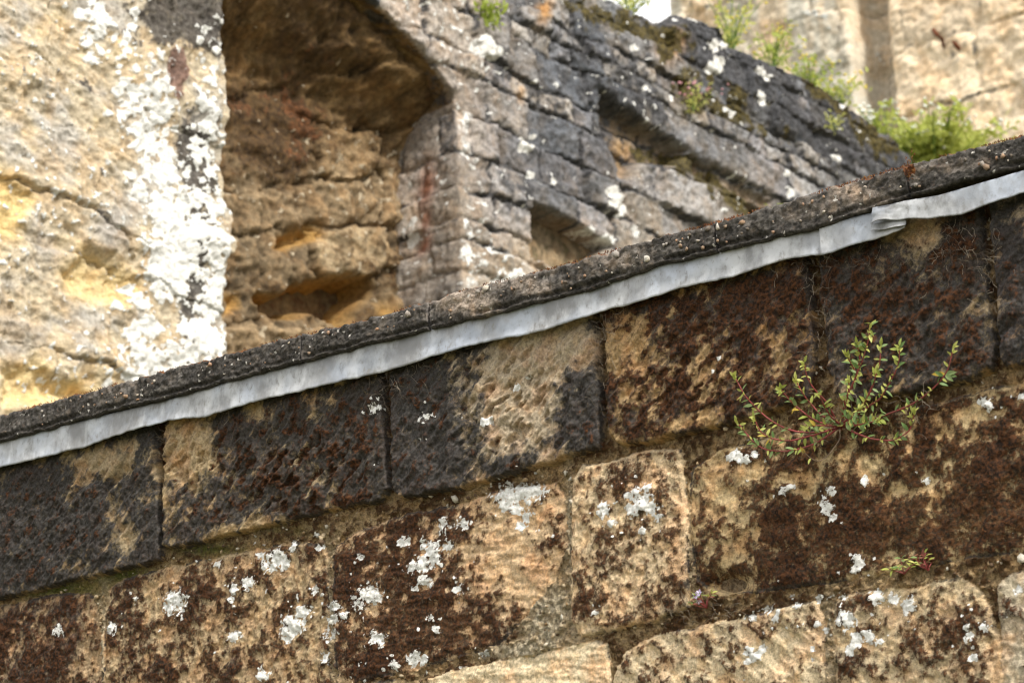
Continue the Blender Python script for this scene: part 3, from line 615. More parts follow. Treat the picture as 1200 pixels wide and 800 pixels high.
rvd = sst(UC - .26, UC - .16, U) * (1 - sst(UC - .01, UC + .03, U)); crust = np.clip(crust + .75 * rvd * (tone[IDM] - .15) * (V < y3 + .05), 0, 1); li = np.maximum(li, .55 * sst(.05, .9, n_mid + .3) * sst(UC, UC + .03, U) * (1 - sst(UC + .12, UC + .3, U)) * (V < y3))  # reveal crust also paints shade, setting it off from the lighter, lichened face
li *= (1 - hol)
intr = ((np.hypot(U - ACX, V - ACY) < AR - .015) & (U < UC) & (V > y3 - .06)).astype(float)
tint = tint * (1 - intr[..., None]) + np.array([.26, .165, .07]) * (1 + .3 * n_mid[..., None]) * intr[..., None]  # intrados tint holds brown stain and the vault's shade painted in
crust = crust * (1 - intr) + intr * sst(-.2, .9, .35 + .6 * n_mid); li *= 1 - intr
# fold: over the top, round the far end, into the arch
ragged = .025 * fbm(U, V * 0, 9, 3, 470)
TOP = np.interp(U, tu, tv) + ragged
hd = np.zeros(U.shape); u2, v2 = U.copy(), V.copy()
over = np.maximum(V - TOP, 0); v2 = np.minimum(V, TOP + .15 * over); hd -= over
ovu = np.maximum(U - UE - .03 * n_mid, 0); u2 = u2 - ovu; hd -= ovu
ra = np.hypot(U - ACX, V - ACY)
inside = (U < UC) & (ra < AR)
dj = UC - U; da_ = AR - ra
usej = inside & ((dj < da_) | (V < y3))
usea = inside & ~usej
u2 = np.where(usej, UC, u2); hd = np.where(usej, -dj, hd)
u2 = np.where(usea, ACX + (U - ACX) * AR / np.maximum(ra, .01), u2); v2 = np.where(usea, ACY + (V - ACY) * AR / np.maximum(ra, .01), v2)
hd = np.where(usea, -da_, hd)
# displacement along the local outward direction
ox = np.where(usej, -1, np.where(usea, -(U - ACX) / np.maximum(ra, .01), 0)); oz = np.where(usea, -(V - ACY) / np.maximum(ra, .01), np.where(over > 0, 1, 0))
fold = np.clip(-hd / .05, 0, 1)
H = H * np.where(usea, .45, 1) * np.where(usej | ((U < UC + .12) & (V < y3)), .5, 1)
P = RB.w(u2 + ox * H * fold, v2 + oz * H * fold * .8, hd + H * (1 - fold))
q = IDM[:-1, :-1].copy()
lowm = (PY > np.interp(PX, [p[0] for p in CT], [p[1] for p in CT]) + 40)
lw = np.zeros(K, bool); vis_ = np.unique(IDM[~lowm]); lw[:] = True; lw[vis_] = False; q[lw[q]] = K
depq = -hd[:-1, :-1]
deep = (inside[:-1, :-1] & (depq > DEP + .05)) | (over[:-1, :-1] > .45) | (ovu[:-1, :-1] > .4)
q[deep] = -1
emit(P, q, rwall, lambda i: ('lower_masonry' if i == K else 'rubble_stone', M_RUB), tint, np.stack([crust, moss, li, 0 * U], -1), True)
VTR = float(np.interp(UE, tu, tv))
box_mesh('wall_core', RB, UC + .08, UE - .1, -.02, VTR - .3, -.8, -.12, M_RUB, rwall)
box_mesh('wall_foot', RB, UC + .05, UE - .1, -.02, VB + .02, -.12, -.02, M_RUB, rwall)

# --- back of the recess
res = .011
bu0, bu1 = UL - .5, UC + .12; bv0 = float(RB.uv(330, 520, -DEP)[1]); bv1 = float(RB.uv(330, -60, -DEP)[1])
U, V = np.meshgrid(np.arange(bu0, bu1, res), np.arange(bv0 - .1, bv1, res))
PX, PY = project(RB.w(U, V, -DEP))
BS = [[(255, 120), (300, 110), (345, 130), (372, 165), (368, 205), (300, 225), (255, 222)], [(372, 150), (440, 160), (442, 200), (400, 215), (370, 208)], [(255, 226), (345, 222), (350, 262), (300, 270), (255, 275)],
      [(350, 220), (445, 202), (450, 262), (395, 262), (352, 262)], [(362, 268), (455, 266), (462, 312), (440, 322), (380, 330), (364, 318)], [(255, 280), (312, 272), (360, 295), (362, 325), (300, 335), (255, 335)],
      [(255, 340), (300, 338), (310, 372), (255, 385)], [(255, 388), (330, 378), (400, 385), (470, 378), (470, 440), (255, 440)], [(255, -70), (330, -70), (345, 20), (340, 95), (300, 106), (255, 112)], [(345, 20), (330, -70), (480, -70), (480, 60), (420, 90), (350, 100)],
      [(345, 105), (420, 95), (480, 70), (480, 150), (380, 150), (350, 128)], [(430, 340), (470, 345), (475, 385), (425, 378)], [(445, 160), (485, 150), (490, 260), (452, 262)], [(460, 266), (490, 264), (490, 345), (462, 318)]]
wu = U + .05 * fbm(U, V, 4, 4, 501); wv = V + .05 * fbm(U, V, 4, 4, 505)
IDM = np.zeros(U.shape, int); SDm = np.full(U.shape, 0.0)
for k, pts in enumerate(BS):
    a, b = RB.uv([p[0] for p in pts], [p[1] for p in pts], -DEP); d = sdpoly(wu, wv, np.stack([a, b], 1))
    s = d > 0; IDM[s] = k + 1; SDm[s] = d[s]
n_lo = fbm(U, V, 2, 4, 510); n_mid = fbm(U, V, 8, 4, 520); n_hi = fbm(U, V, 28, 3, 530)
pr = np.random.RandomState(5).randn(len(BS) + 1) * .014; pr[0] = -.02
da, db = rotn(U, V, 6); H = pr[IDM] + .013 * sst(0, .03, SDm) + .03 * n_mid + .014 * n_hi + .02 * fbm(da * .4, db, 9, 3, 535)
ra_ = np.hypot(U - ACX, V - ACY); H += .32 * sst(AR - .60, AR - .05, ra_) ** 1.6 * (V > y3 - .25) * sst(y3 - .25, y3 + .1, V)
hol = np.zeros(U.shape)
for pts, dp in (([(300, 345), (340, 332), (400, 326), (436, 322), (438, 340), (422, 372), (400, 380), (368, 366), (318, 370), (298, 360)], .30), ([(316, 284), (345, 264), (378, 264), (376, 280), (335, 292)], .08), ([(262, 345), (280, 340), (285, 365), (262, 370)], .06)):
    a, b = RB.uv([p[0] for p in pts], [p[1] for p in pts], -DEP); d = sdpoly(wu, wv, np.stack([a, b], 1)); H -= dp * sst(-.01, .05, d); hol = np.maximum(hol, sst(-.02, .03, d))
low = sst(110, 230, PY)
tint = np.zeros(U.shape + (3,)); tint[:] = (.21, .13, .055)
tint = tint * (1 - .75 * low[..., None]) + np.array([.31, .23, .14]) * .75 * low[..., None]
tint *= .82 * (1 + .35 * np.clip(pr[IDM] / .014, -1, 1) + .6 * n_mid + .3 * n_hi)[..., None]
yel = np.clip(hol + blobs(PX, PY, [(450, 370, 14, 14, 1)]), 0, 1)[..., None]; tint = tint * (1 - yel) + np.array([.36, .21, .065]) * yel
tint = np.where((blobs(PX, PY, [(410, 295, 40, 26, 1)]) > .3)[..., None], tint * .4 + np.array([.40, .31, .19]) * .6, tint)
crust = sst(.1, 1.1, .55 - .2 * low + .55 * n_lo + .35 * n_mid + blobs(PX, PY, [(310, 180, 46, 40, .5), (400, 20, 60, 40, .2), (290, 130, 40, 30, .3)]) - .9 * hol)
moss = sst(.4, .9, .35 + .4 * n_lo + .4 * n_mid - .3 * low - hol * .6 + blobs(PX, PY, [(360, 165, 20, 40, .3), (310, 110, 40, 20, .2)]))
li = .6 * sst(.45, .75, fbm(U, V, 18, 3, 540) + .15 * low + blobs(PX, PY, [(390, 200, 30, 40, .2), (440, 230, 20, 60, .25)]) - .4 * hol)
M_REC = stone_material('brown_recess_stone', 38.0, ((0.10, 0.058, 0.024), (0.035, 0.02, 0.01)), ((0.15, 0.062, 0.025), (0.06, 0.028, 0.012)), ((0.46, 0.38, 0.27), (0.34, 0.27, 0.18)), 0.4, 0.008)
P = RB.w(U, V, H - DEP)
qid = np.maximum(IDM[:-1, :-1], IDM[1:, 1:])
back = qid
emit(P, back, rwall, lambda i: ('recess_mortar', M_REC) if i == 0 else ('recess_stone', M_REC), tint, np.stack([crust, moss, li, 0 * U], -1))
box_mesh('recess_core', RB, UL - .5, UC + .1, -.02, bv1 - .1, -DEP - .6, -DEP - .24, M_REC, rwall, (.25, .17, .08))

# ================================================================== PALE PIER
pier = empty('stone_pier', RB.w(UL - .6, 0), 'pale eroded sandstone pier blotched with white lichen beside the dark recess', 'pier')
res = .0065
pv0 = float(RB.uv(200, 570)[1]); pv1 = float(RB.uv(262, -70)[1])
U, V = np.meshgrid(np.arange(float(RB.uv(-330, 250)[0]), UL + .5, res), np.arange(pv0, pv1, res))
PX, PY = project(RB.w(U, V, 0))
PL = [[(-420, -260), (-120, -60), (-40, 20), (70, 84), (168, 133), (262, 172), (420, 240)], [(-420, -90), (-120, 60), (-40, 98), (45, 136), (130, 178), (262, 245), (420, 320)], [(-420, 10), (-120, 150), (-40, 190), (80, 240), (165, 285), (262, 318), (420, 380)], [(-420, 90), (-120, 225), (-40, 258), (90, 300), (165, 328), (262, 368), (420, 430)], [(-420, 210), (-120, 345), (0, 395), (120, 430), (262, 475), (420, 530)]]
PVJ = [[-180, 60, 200], [-240, -110, 20, 165], [-160, -20, 110, 215], [-220, -90, 60, 150], [-130, 10, 130], [-200, -60, 60, 190]]
wpx = PX + 10 * fbm(U, V, 5, 3, 601); wpy = PY + 10 * fbm(U, V, 5, 3, 605)
rowi = np.zeros(U.shape, int); dl_ = np.full(U.shape, 99.0)
for L in PL:
    yl = np.interp(wpx, [p[0] for p in L], [p[1] for p in L]); rowi += wpy > yl; dl_ = np.minimum(dl_, np.abs(wpy - yl))
coli = np.zeros(U.shape, int)
for r_, js in enumerate(PVJ):
    s = rowi == r_
    for x in js: coli[s] += wpx[s] > x; dl_[s] = np.minimum(dl_[s], np.abs(wpx[s] - x))
IDM = rowi * 5 + coli
n_lo = fbm(U, V, 2.2, 4, 610); n_mid = fbm(U, V, 9, 4, 620); n_hi = fbm(U, V, 34, 4, 630)
da, db = rotn(U, V, -14); strat = fbm(da * .3, db, 15, 4, 640); rg = 1 - np.abs(fbm(da * .45, db, 9, 4, 650)) * 2
pr = np.random.RandomState(9).randn(40) * .014
lefty = 1 - sst(120, 200, PX)
H = pr[IDM] + .020 * sst(0, 4, dl_) * (.15 + .85 * sst(-.1, .6, n_lo)) + .03 * n_lo + .014 * n_mid + .007 * n_hi + lefty * (.010 * strat + .009 * rg)
ero = np.zeros(U.shape)
for pts, dp in (([(66, 322), (95, 288), (130, 290), (150, 318), (165, 335), (150, 362), (110, 360), (80, 345)], .06), ([(0, 430), (40, 415), (60, 440), (110, 450), (130, 470), (0, 480)], .06), ([(-60, 180), (20, 200), (40, 230), (20, 280), (-60, 270)], .05)):
    a, b = RB.uv([p[0] for p in pts], [p[1] for p in pts]); d = sdpoly(U + .03 * n_mid, V + .03 * n_lo, np.stack([a, b], 1)); H -= dp * sst(-.01, .07, d); ero = np.maximum(ero, sst(-.05, .05, d))
tint = np.zeros(U.shape + (3,)); tint[:] = (.47, .395, .28)
gw = sst(-.2, .5, fbm(U, V, 3, 4, 660) + .3 * strat)[..., None]; tint = tint * (1 - .9 * gw) + np.array([.38, .355, .315]) * .9 * gw
tint *= (1 + .35 * n_hi + .25 * n_mid)[..., None]
ow = np.clip(ero * .9 + .45 * sst(.15, .6, fbm(U, V, 4, 4, 670)) * lefty, 0, 1)[..., None]; tint = tint * (1 - ow) + np.array([.62, .47, .23]) * ow
gp = np.clip(blobs(PX, PY, [(122, 275, 22, 34, 1), (70, 300, 26, 24, .6), (60, 190, 40, 30, .4), (55, 410, 50, 26, .5)]), 0, 1)[..., None]; tint = tint * (1 - .7 * gp) + np.array([.36, .32, .28]) * .7 * gp
crust = sst(.35, .8, blobs(PX, PY, [(215, 15, 44, 26, 1.1), (245, 30, 22, 36, .8), (236, 160, 26, 60, .6), (228, 250, 26, 80, .65), (190, 30, 40, 30, .5), (150, 200, 60, 120, .12), (225, 330, 14, 60, .6), (215, 400, 10, 40, .7), (70, 390, 40, 16, .35), (100, 100, 60, 8, .4, 26)]) + .5 * n_mid + .35 * n_hi + .35 * (1 - sst(0, 3, dl_)) * sst(-.1, .6, n_lo) + .10)
moss = sst(.3, .7, blobs(PX, PY, [(207, 75, 15, 26, 1), (205, 115, 10, 22, .7), (175, 60, 12, 30, .3), (150, 330, 20, 30, .25)]) + .4 * n_mid)
rs = np.random.RandomState(21); dl = []
def cluster(cx, cy, sx, sy, n, r0_, r1_, rot=0):
    for _ in range(n):
        a, b = rs.randn() * sx, rs.randn() * sy; a, b = rotn(a, b, -rot) if rot else (a, b)
        dl.append((cx + a, cy + b, rs.uniform(r0_, r1_)))
cluster(115, 25, 8, 26, 22, 4, 11); cluster(145, 60, 12, 24, 14, 3, 8); cluster(185, 110, 14, 30, 30, 4, 12); cluster(150, 140, 14, 30, 20, 3, 9); cluster(190, 200, 18, 40, 40, 5, 13); cluster(245, 110, 8, 50, 40, 3, 8)
cluster(235, 170, 16, 30, 34, 3, 8); cluster(215, 260, 22, 40, 60, 5, 14); cluster(200, 310, 18, 26, 40, 6, 14); cluster(245, 310, 9, 50, 50, 4, 9); cluster(170, 400, 16, 30, 34, 5, 13); cluster(235, 395, 16, 24, 50, 5, 13); cluster(195, 430, 30, 12, 30, 5, 11)
cluster(255, 220, 5, 120, 50, 2, 6); cluster(165, 60, 40, 60, 40, 1.5, 4); cluster(180, 230, 40, 110, 60, 1.5, 4); cluster(60, 60, 60, 60, 20, 1.5, 4)
ldm = discs(PX, PY, dl, .45 * fbm(U, V, 34, 3, 680) + .35 * fbm(U, V, 10, 2, 685))
li = sst(.0, .5, ldm) * .85
li = np.maximum(li, .95 * sst(.3, .7, blobs(PX, PY, [(205, 275, 30, 62, 1), (238, 400, 24, 34, 1), (188, 310, 24, 36, .9), (180, 115, 14, 36, .8), (120, 25, 12, 34, .8), (165, 410, 20, 26, .7), (250, 330, 10, 50, .8)]) - .12 + .6 * n_mid + .8 * n_hi))
li = np.maximum(li, .8 * sst(.35, .65, fbm(U, V, 26, 3, 690) + .45 * n_lo + .1 * lefty - .15))
li *= 1 - .75 * np.clip(blobs(PX, PY, [(207, 80, 14, 26, 1), (215, 12, 40, 24, 1), (122, 300, 30, 30, 1)]), 0, 1)
H += .006 * li
ovu = np.maximum(U - UL - .012 * n_mid - .02 * sst(60, 68, PY) * (PY < 300), 0)
rnd = np.exp(-np.abs(U - UL) / .02)
P = RB.w(U - ovu, V, H - ovu - .02 * rnd)
q = IDM[:-1, :-1].copy()
emit(P, q, pier, lambda i: ('pier_stone', M_PIER), tint, np.stack([crust, moss, li, 0 * U], -1), True)
box_mesh('pier_core', RB, float(U[0, 0]) - .5, UL - .08, -.02, pv1 - .05, -.9, -.25, M_PIER, pier, (.45, .36, .24))
box_mesh('pier_foot', RB, float(U[0, 0]) - .5, UL - .04, -.02, pv0 + .03, -.25, -.05, M_PIER, pier, (.45, .36, .24))

# ================================================================== TALL WALL BEHIND
far = empty('castle_wall', FW.w(0, 0), 'tall tan ashlar castle wall with rusty iron cramps, rising behind the rubble wall', 'wall')
res = .022
fu0 = float(FW.uv(794, 20)[0]); fu1 = float(FW.uv(1720, 0)[0]); fv0 = float(FW.uv(1100, 420)[1]); fv1 = float(FW.uv(900, -60)[1])
U, V = np.meshgrid(np.arange(fu0, fu1, res), np.arange(fv0, fv1, res))
PX, PY = project(FW.w(U, V, 0))
rs = np.random.RandomState(31); seeds = []
y = fv0 - .3; row = 0
while y < fv1 + .5:
    hgt = rs.uniform(.48, .66); x = fu0 - .8 * rs.rand()
    while x < fu1 + .5:
        wd = rs.uniform(.55, 1.1); seeds.append((x + wd / 2, y + hgt / 2, wd / 2, hgt / 2)); x += wd
    y += hgt
IDM, ED = worley_stones(U + .05 * fbm(U, V, 2, 3, 701), V + .05 * fbm(U, V, 2, 3, 705), seeds, pw=6)
K = len(seeds)
n_lo = fbm(U, V, .9, 4, 710); n_mid = fbm(U, V, 4, 4, 720); n_hi = fbm(U, V, 15, 3, 730)
pr = rs.randn(K); tone = rs.rand(K)
H = .02 * pr[IDM] + .016 * sst(0, .22, ED) + .04 * n_mid + .018 * n_hi + .05 * n_lo
ug0, ug1 = float(FW.uv(1006, 60)[0]), float(FW.uv(1034, 60)[0])
slot = sst(ug0 - .03, ug0 + .03, U) * (1 - sst(ug1 - .05, ug1 + .12, U)); H -= .30 * slot
H += .12 * (1 - sst(ug0 - .05, ug0 + .01, U))
gl = (1 - sst(ug0, ug1 + .15, U))[..., None]
tint = np.zeros(U.shape + (3,)); tint[:] = (.74, .60, .43)
tint *= (.82 + .36 * tone[IDM])[..., None]
st = sst(-.1, .4, fbm(U, V * .12, 3, 3, 740))[..., None]
tint = tint * (1 - .75 * gl * st) + np.array([.52, .51, .45]) * .75 * gl * st
tint = tint * (1 - .6 * slot[..., None]) + np.array([.40, .38, .33]) * .6 * slot[..., None]
crust = sst(.4, .9, .12 + .5 * n_mid + .3 * n_hi + .5 * (1 - sst(0, .1, ED)) + .35 * blobs(PX, PY, [(1110, 70, 50, 12, 1, -24), (1020, 40, 12, 60, .6)]))
P = FW.w(U, V, H)
emit(P, IDM[:-1, :-1], far, lambda i: ('ashlar_block', M_FAR), tint, np.stack([crust, 0 * U, .5 * sst(.2, .6, n_mid) * gl[..., 0], 0 * U], -1))
box_mesh('wall_core', FW, fu0 + .05, fu1 + 2, -.02, fv1, -1.6, -.30 - .18, M_FAR, far, (.45, .35, .22))
box_mesh('wall_foot', FW, fu0 + .05, fu1, -.02, fv0 + .05, -.50, -.06, M_FAR, far, (.45, .35, .22))
t = NT('rusty_iron'); pos = t.n('ShaderNodeNewGeometry').outputs['Position']
M_RUST = t.out(t.mix(t.mr(t.noise(pos, 60, 4), .4, .6), (.16, .05, .02), (.07, .025, .012)), .9)

def tube(pts, rad, n=6):
    """swept tube with a radius per point"""
    pts = np.asarray(pts, float); V_, Q_ = [], []
    for i in range(len(pts)):
        tg = pts[min(i + 1, len(pts) - 1)] - pts[max(i - 1, 0)]; tg /= np.linalg.norm(tg) + 1e-9
        a = np.cross(tg, [0, 0, 1.0] if abs(tg[2]) < .9 else [1.0, 0, 0]); a /= np.linalg.norm(a); b = np.cross(tg, a)
        for k in range(n):
            an = 2 * math.pi * k / n; V_.append(pts[i] + rad[i] * (math.cos(an) * a + math.sin(an) * b))
    for i in range(len(pts) - 1):
        for k in range(n): Q_.append((i * n + k, i * n + (k + 1) % n, (i + 1) * n + (k + 1) % n, (i + 1) * n + k))
    return np.array(V_), np.array(Q_)
for pts in ([(1092, 32), (1097, 40), (1104, 46), (1107, 60)], [(1115, 46), (1121, 54), (1128, 62)]):
    w3 = [FW.pix(x, y, .10) for x, y in pts]
    w3[0] = FW.pix(*pts[0], .0); w3[-1] = FW.pix(*pts[-1], -.02)
    v_, q_ = tube(w3, [.014, .022, .018, .010][:len(pts)], 6)
    link('iron_cramp', mesh_np('iron_cramp', v_ - org(far), q_, M_RUST), far)

# ================================================================== MOSS TUFTS, DRY ROOTS
# (built from the stored parapet relief)
def tufts(P3, N3, n_leaf, size, rs_, lean=1.0):
    """small three-sided blades standing on points P3"""
    n = len(P3); L = size * rs_.uniform(.6, 1.4, n)[:, None]
    d = N3 + lean * .55 * rs_.randn(n, 3) + np.array([0, 0, -.1]); d /= np.linalg.norm(d, axis=1)[:, None]
    a = np.cross(d, rs_.randn(n, 3)); a /= np.linalg.norm(a, axis=1)[:, None]; b = np.cross(d, a); r = L * .28
    V_ = np.stack([P3 + a * r, P3 - .5 * a * r + .87 * b * r, P3 - .5 * a * r - .87 * b * r, P3 + d * L], 1).reshape(-1, 3)
    k = np.arange(n)[:, None] * 4
    F_ = np.concatenate([k + [0, 1, 3], k + [1, 2, 3], k + [2, 0, 3]])
    return V_, F_
M_MOSS = stone_material('dry_moss', 300.0, ((.05, .02, .01), (.02, .01, .005)), ((.05, .03, .01), (.02, .01, .005)), ((.1, .1, .1), (.1, .1, .1)), .3, .0005)
rs = np.random.RandomState(41)
prob = np.clip((MASKS['moss'] - .55) * 2.2, 0, 1) * (MASKS['in'])
sel = np.argwhere(rs.rand(*prob.shape) < prob * .11)
pick = MASKS['P'][sel[:, 0], sel[:, 1]] + rs.randn(len(sel), 3) * .0012
V_, F_ = tufts(pick, np.tile(NF, (len(sel), 1)), 1, .0042, rs)
cc = np.array([(.07, .028, .011), (.045, .02, .009), (.11, .045, .016), (.03, .015, .009), (.085, .03, .010)])[rs.randint(0, 5, len(sel))]
o = link('moss', mesh_np('moss', V_ - org(wall), F_, M_MOSS, {'tint': np.repeat(cc, 4, 0), 'mask': np.zeros((len(V_), 4))}, False), wall); o['kind'] = 'stuff'
# crumbs of stone and mortar lying in the joints
gsel = np.argwhere((rs.rand(*prob.shape) < .010) & MASKS['mortar'] & MASKS['in'])
gsel = gsel[rs.permutation(len(gsel))[:520]]
PV, PF, PT = [], [], []
for q, (a, b) in enumerate(gsel):
    sz = rs.choice([.002, .003, .0045, .007], p=[.4, .35, .2, .05]) * rs.uniform(.7, 1.2)
    PV.append(ico_v * (1 + .3 * rs.randn(12, 1)) * sz * rs.uniform(.6, 1.4, 3) + MASKS['P'][a, b] + NF * sz * .3); PF.append(ico_f + 12 * q)
    PT.append(np.tile(np.array([(.36, .26, .15), (.25, .17, .09), (.44, .35, .23), (.12, .08, .05), (.5, .46, .38)][rs.randint(5)]), (12, 1)))
pv = np.concatenate(PV)
o = link('joint_crumbs', mesh_np('joint_crumbs', pv - org(wall), np.concatenate(PF), M_PEB, {'tint': np.concatenate(PT), 'mask': np.zeros((len(pv), 4))}), wall); o['kind'] = 'stuff'
# rusty moss cushions along the coping's top edge
pts = []
for q in range(2600):
    x = rs.uniform(-60, 1260)
    if gnoise(np.array([x * .021]), np.array([.5]), 91)[0] + .5 * gnoise(np.array([x * .09]), np.array([.5]), 92)[0] < .06: continue
    y = np.interp(x, [p[0] for p in CT], [p[1] for p in CT]) + rs.uniform(-1.0, 2.0)
    pts.append(FG.pix(x, y, HC - .014 - .02 * rs.rand()))
for q in range(70):
    pts.append(FG.pix(1066 + 3 * rs.randn(), 197 + 9 * rs.randn(), HC + .001))
pts = np.array(pts)
V_, F_ = tufts(pts, np.tile(np.array([0, 0, 1.0]) + .6 * NF, (len(pts), 1)), 1, .0042, rs)
cc = np.array([(.15, .055, .02), (.09, .035, .018), (.18, .09, .025), (.06, .028, .016)])[rs.randint(0, 4, len(pts))]
o = link('coping_moss', mesh_np('coping_moss', V_ - org(wall), F_, M_MOSS, {'tint': np.repeat(cc, 4, 0), 'mask': np.zeros((len(V_), 4))}, False), wall); o['kind'] = 'stuff'
t = NT('dry_root'); pos = t.n('ShaderNodeNewGeometry').outputs['Position']
M_ROOT = t.out(t.mix(t.mr(t.noise(pos, 40, 3), .4, .6), (.30, .25, .19), (.10, .075, .055)), .9)
VV, QQ, nv_ = [], [], 0
def hair(pts3, r):
    global nv_
    v_, q_ = tube(pts3, [r] * len(pts3), 3); VV.append(v_); QQ.append(q_ + nv_); nv_ += len(v_)
for cx, cy, sx, sy, n in ((190, 505, 7, 12, 12), (250, 487, 10, 6, 8), (456, 450, 7, 18, 18), (480, 440, 22, 12, 14), (705, 395, 8, 30, 26), (955, 310, 10, 20, 24), (960, 390, 6, 40, 20), (1130, 285, 26, 22, 46), (1160, 300, 8, 40, 20), (820, 718, 30, 14, 40), (1045, 300, 40, 20, 16), (900, 310, 30, 10, 10), (1070, 470, 20, 14, 20), (985, 490, 16, 16, 24), (600, 380, 60, 12, 14), (40, 530, 30, 8, 8)):
    for q in range(n):
        x, y = cx + sx * rs.randn(), cy + sy * rs.randn(); a = rs.uniform(0, 6.28); h = .040 if y < 500 else .02; p = []
        if y < np.interp(x, [p_[0] for p_ in LB], [p_[1] for p_ in LB]) + 2: y = np.interp(x, [p_[0] for p_ in LB], [p_[1] for p_ in LB]) + 3
        for k in range(6):
            p.append(FG.pix(x, y, h + .004 * rs.rand())); a += rs.randn() * .6; st_ = rs.uniform(2.5, 5); x += st_ * math.cos(a); y += st_ * math.sin(a)
        hair(p, rs.uniform(.0002, .00045))
o = link('dry_roots', mesh_np('dry_roots', np.concatenate(VV) - org(wall), np.concatenate(QQ), M_ROOT), wall); o['kind'] = 'stuff'

# ================================================================== PLANTS
def leaf_material(name, c1, c2, trans=.35):
    t = NT(name); pos = t.n('ShaderNodeNewGeometry').outputs['Position']
    oi = t.n('ShaderNodeObjectInfo').outputs['Random']
    c = t.mix(t.mr(t.math('ADD', t.math('MULTIPLY', t.noise(pos, 90, 3), .6), t.math('MULTIPLY', oi, .5)), .25, .85), c1, c2)
    b = t.n('ShaderNodeBsdfPrincipled', None, Base_Color=c, Roughness=.5); b.inputs['Specular IOR Level'].default_value = .35
    tr = t.n('ShaderNodeBsdfTranslucent', None, Color=c)
    mxs = t.n('ShaderNodeMixShader', None, Fac=trans); t.t.links.new(b.outputs[0], mxs.inputs[1]); t.t.links.new(tr.outputs[0], mxs.inputs[2])
    o_ = t.n('ShaderNodeOutputMaterial'); t.t.links.new(mxs.outputs[0], o_.inputs['Surface'])
    return t.m
M_LEAFG = leaf_material('green_leaf', (.13, .23, .055), (.27, .36, .14))
M_LEAFT = leaf_material('young_leaf', (.34, .40, .08), (.52, .52, .14))
M_LEAFY = leaf_material('yellowed_leaf', (.50, .34, .04), (.60, .46, .10))
M_LEAFR = leaf_material('reddened_leaf', (.26, .08, .06), (.34, .15, .09))
M_LEAFB = leaf_material('background_leaf', (.36, .44, .08), (.60, .60, .18), .5)
t = NT('red_stem'); pos = t.n('ShaderNodeNewGeometry').outputs['Position']
M_STEM = t.out(t.mix(t.mr(t.noise(pos, 60, 3), .4, .62), (.30, .06, .06), (.20, .06, .05)), .6)
t = NT('woody_stem'); M_WOOD = t.out(t.mix(t.mr(t.noise(t.n('ShaderNodeNewGeometry').outputs['Position'], 60, 3), .4, .6), (.16, .11, .07), (.09, .06, .04)), .8)
t = NT('green_stem'); M_GST = t.out(t.mix(t.mr(t.noise(t.n('ShaderNodeNewGeometry').outputs['Position'], 60, 3), .4, .6), (.16, .24, .05), (.1, .16, .04)), .7)
def leaf_shape(k=.36):
    """pointed leaf of unit length along +x, folded on the midrib, tip drooping"""
    xs = [0, .22, .5, .78, 1.0]; ws = [0.03, .8, 1.0, .6, 0.0]; v = []
    for x, w_ in zip(xs, ws):
        z = .10 * x - .22 * x * x
        v += [(x, -k / 2 * w_, z + .10 * w_ * .5), (x, 0, z), (x, k / 2 * w_, z + .10 * w_ * .5)]
    q = []
    for i in range(4):
        for j in range(2): q.append((3 * i + j, 3 * i + j + 1, 3 * i + 4 + j, 3 * i + 3 + j))
    return np.array(v, float), np.array(q)
LV, LQ = leaf_shape()
LEAF = {k: mesh_np('leaf', LV, LQ, m_) for k, m_ in (('g', M_LEAFG), ('t', M_LEAFT), ('y', M_LEAFY), ('r', M_LEAFR), ('b', M_LEAFB))}
def leaf_matrix(p, d, up, L):
    x = np.array(d, float); x /= np.linalg.norm(x); y = np.cross(up, x); y /= np.linalg.norm(y) + 1e-9; z = np.cross(x, y)
    m_ = Matrix.Identity(4)
    for i in range(3): m_[i][0] = x[i] * L; m_[i][1] = y[i] * L; m_[i][2] = z[i] * L; m_[i][3] = p[i]
    return m_
HERB = []
def put_leaf(kind, p, d, up, L, parent, root, now=False):
    if root.name == 'wall_herb' and not now: HERB.append((L, kind, p, d, up, parent, root)); return
    o_ = link('leaf', LEAF[kind], parent); o_.matrix_local = leaf_matrix(np.asarray(p) - org(root), d, up, L); return o_
def resample(P_, n):
    P_ = np.asarray(P_, float); s_ = np.concatenate([[0], np.cumsum(np.linalg.norm(np.diff(P_, axis=0), axis=1))]); q = np.linspace(0, s_[-1], n)
    out = np.stack([np.interp(q, s_, P_[:, i]) for i in range(3)], 1)
    for _ in range(2): out[1:-1] = .25 * out[:-2] + .5 * out[1:-1] + .25 * out[2:]
    return out, s_[-1]
root_p = FG.pix(987, 500, .012)
herb = empty('wall_herb', root_p, 'sprawling red stemmed herb with small green leaves rooted in the bed joint', 'plant')
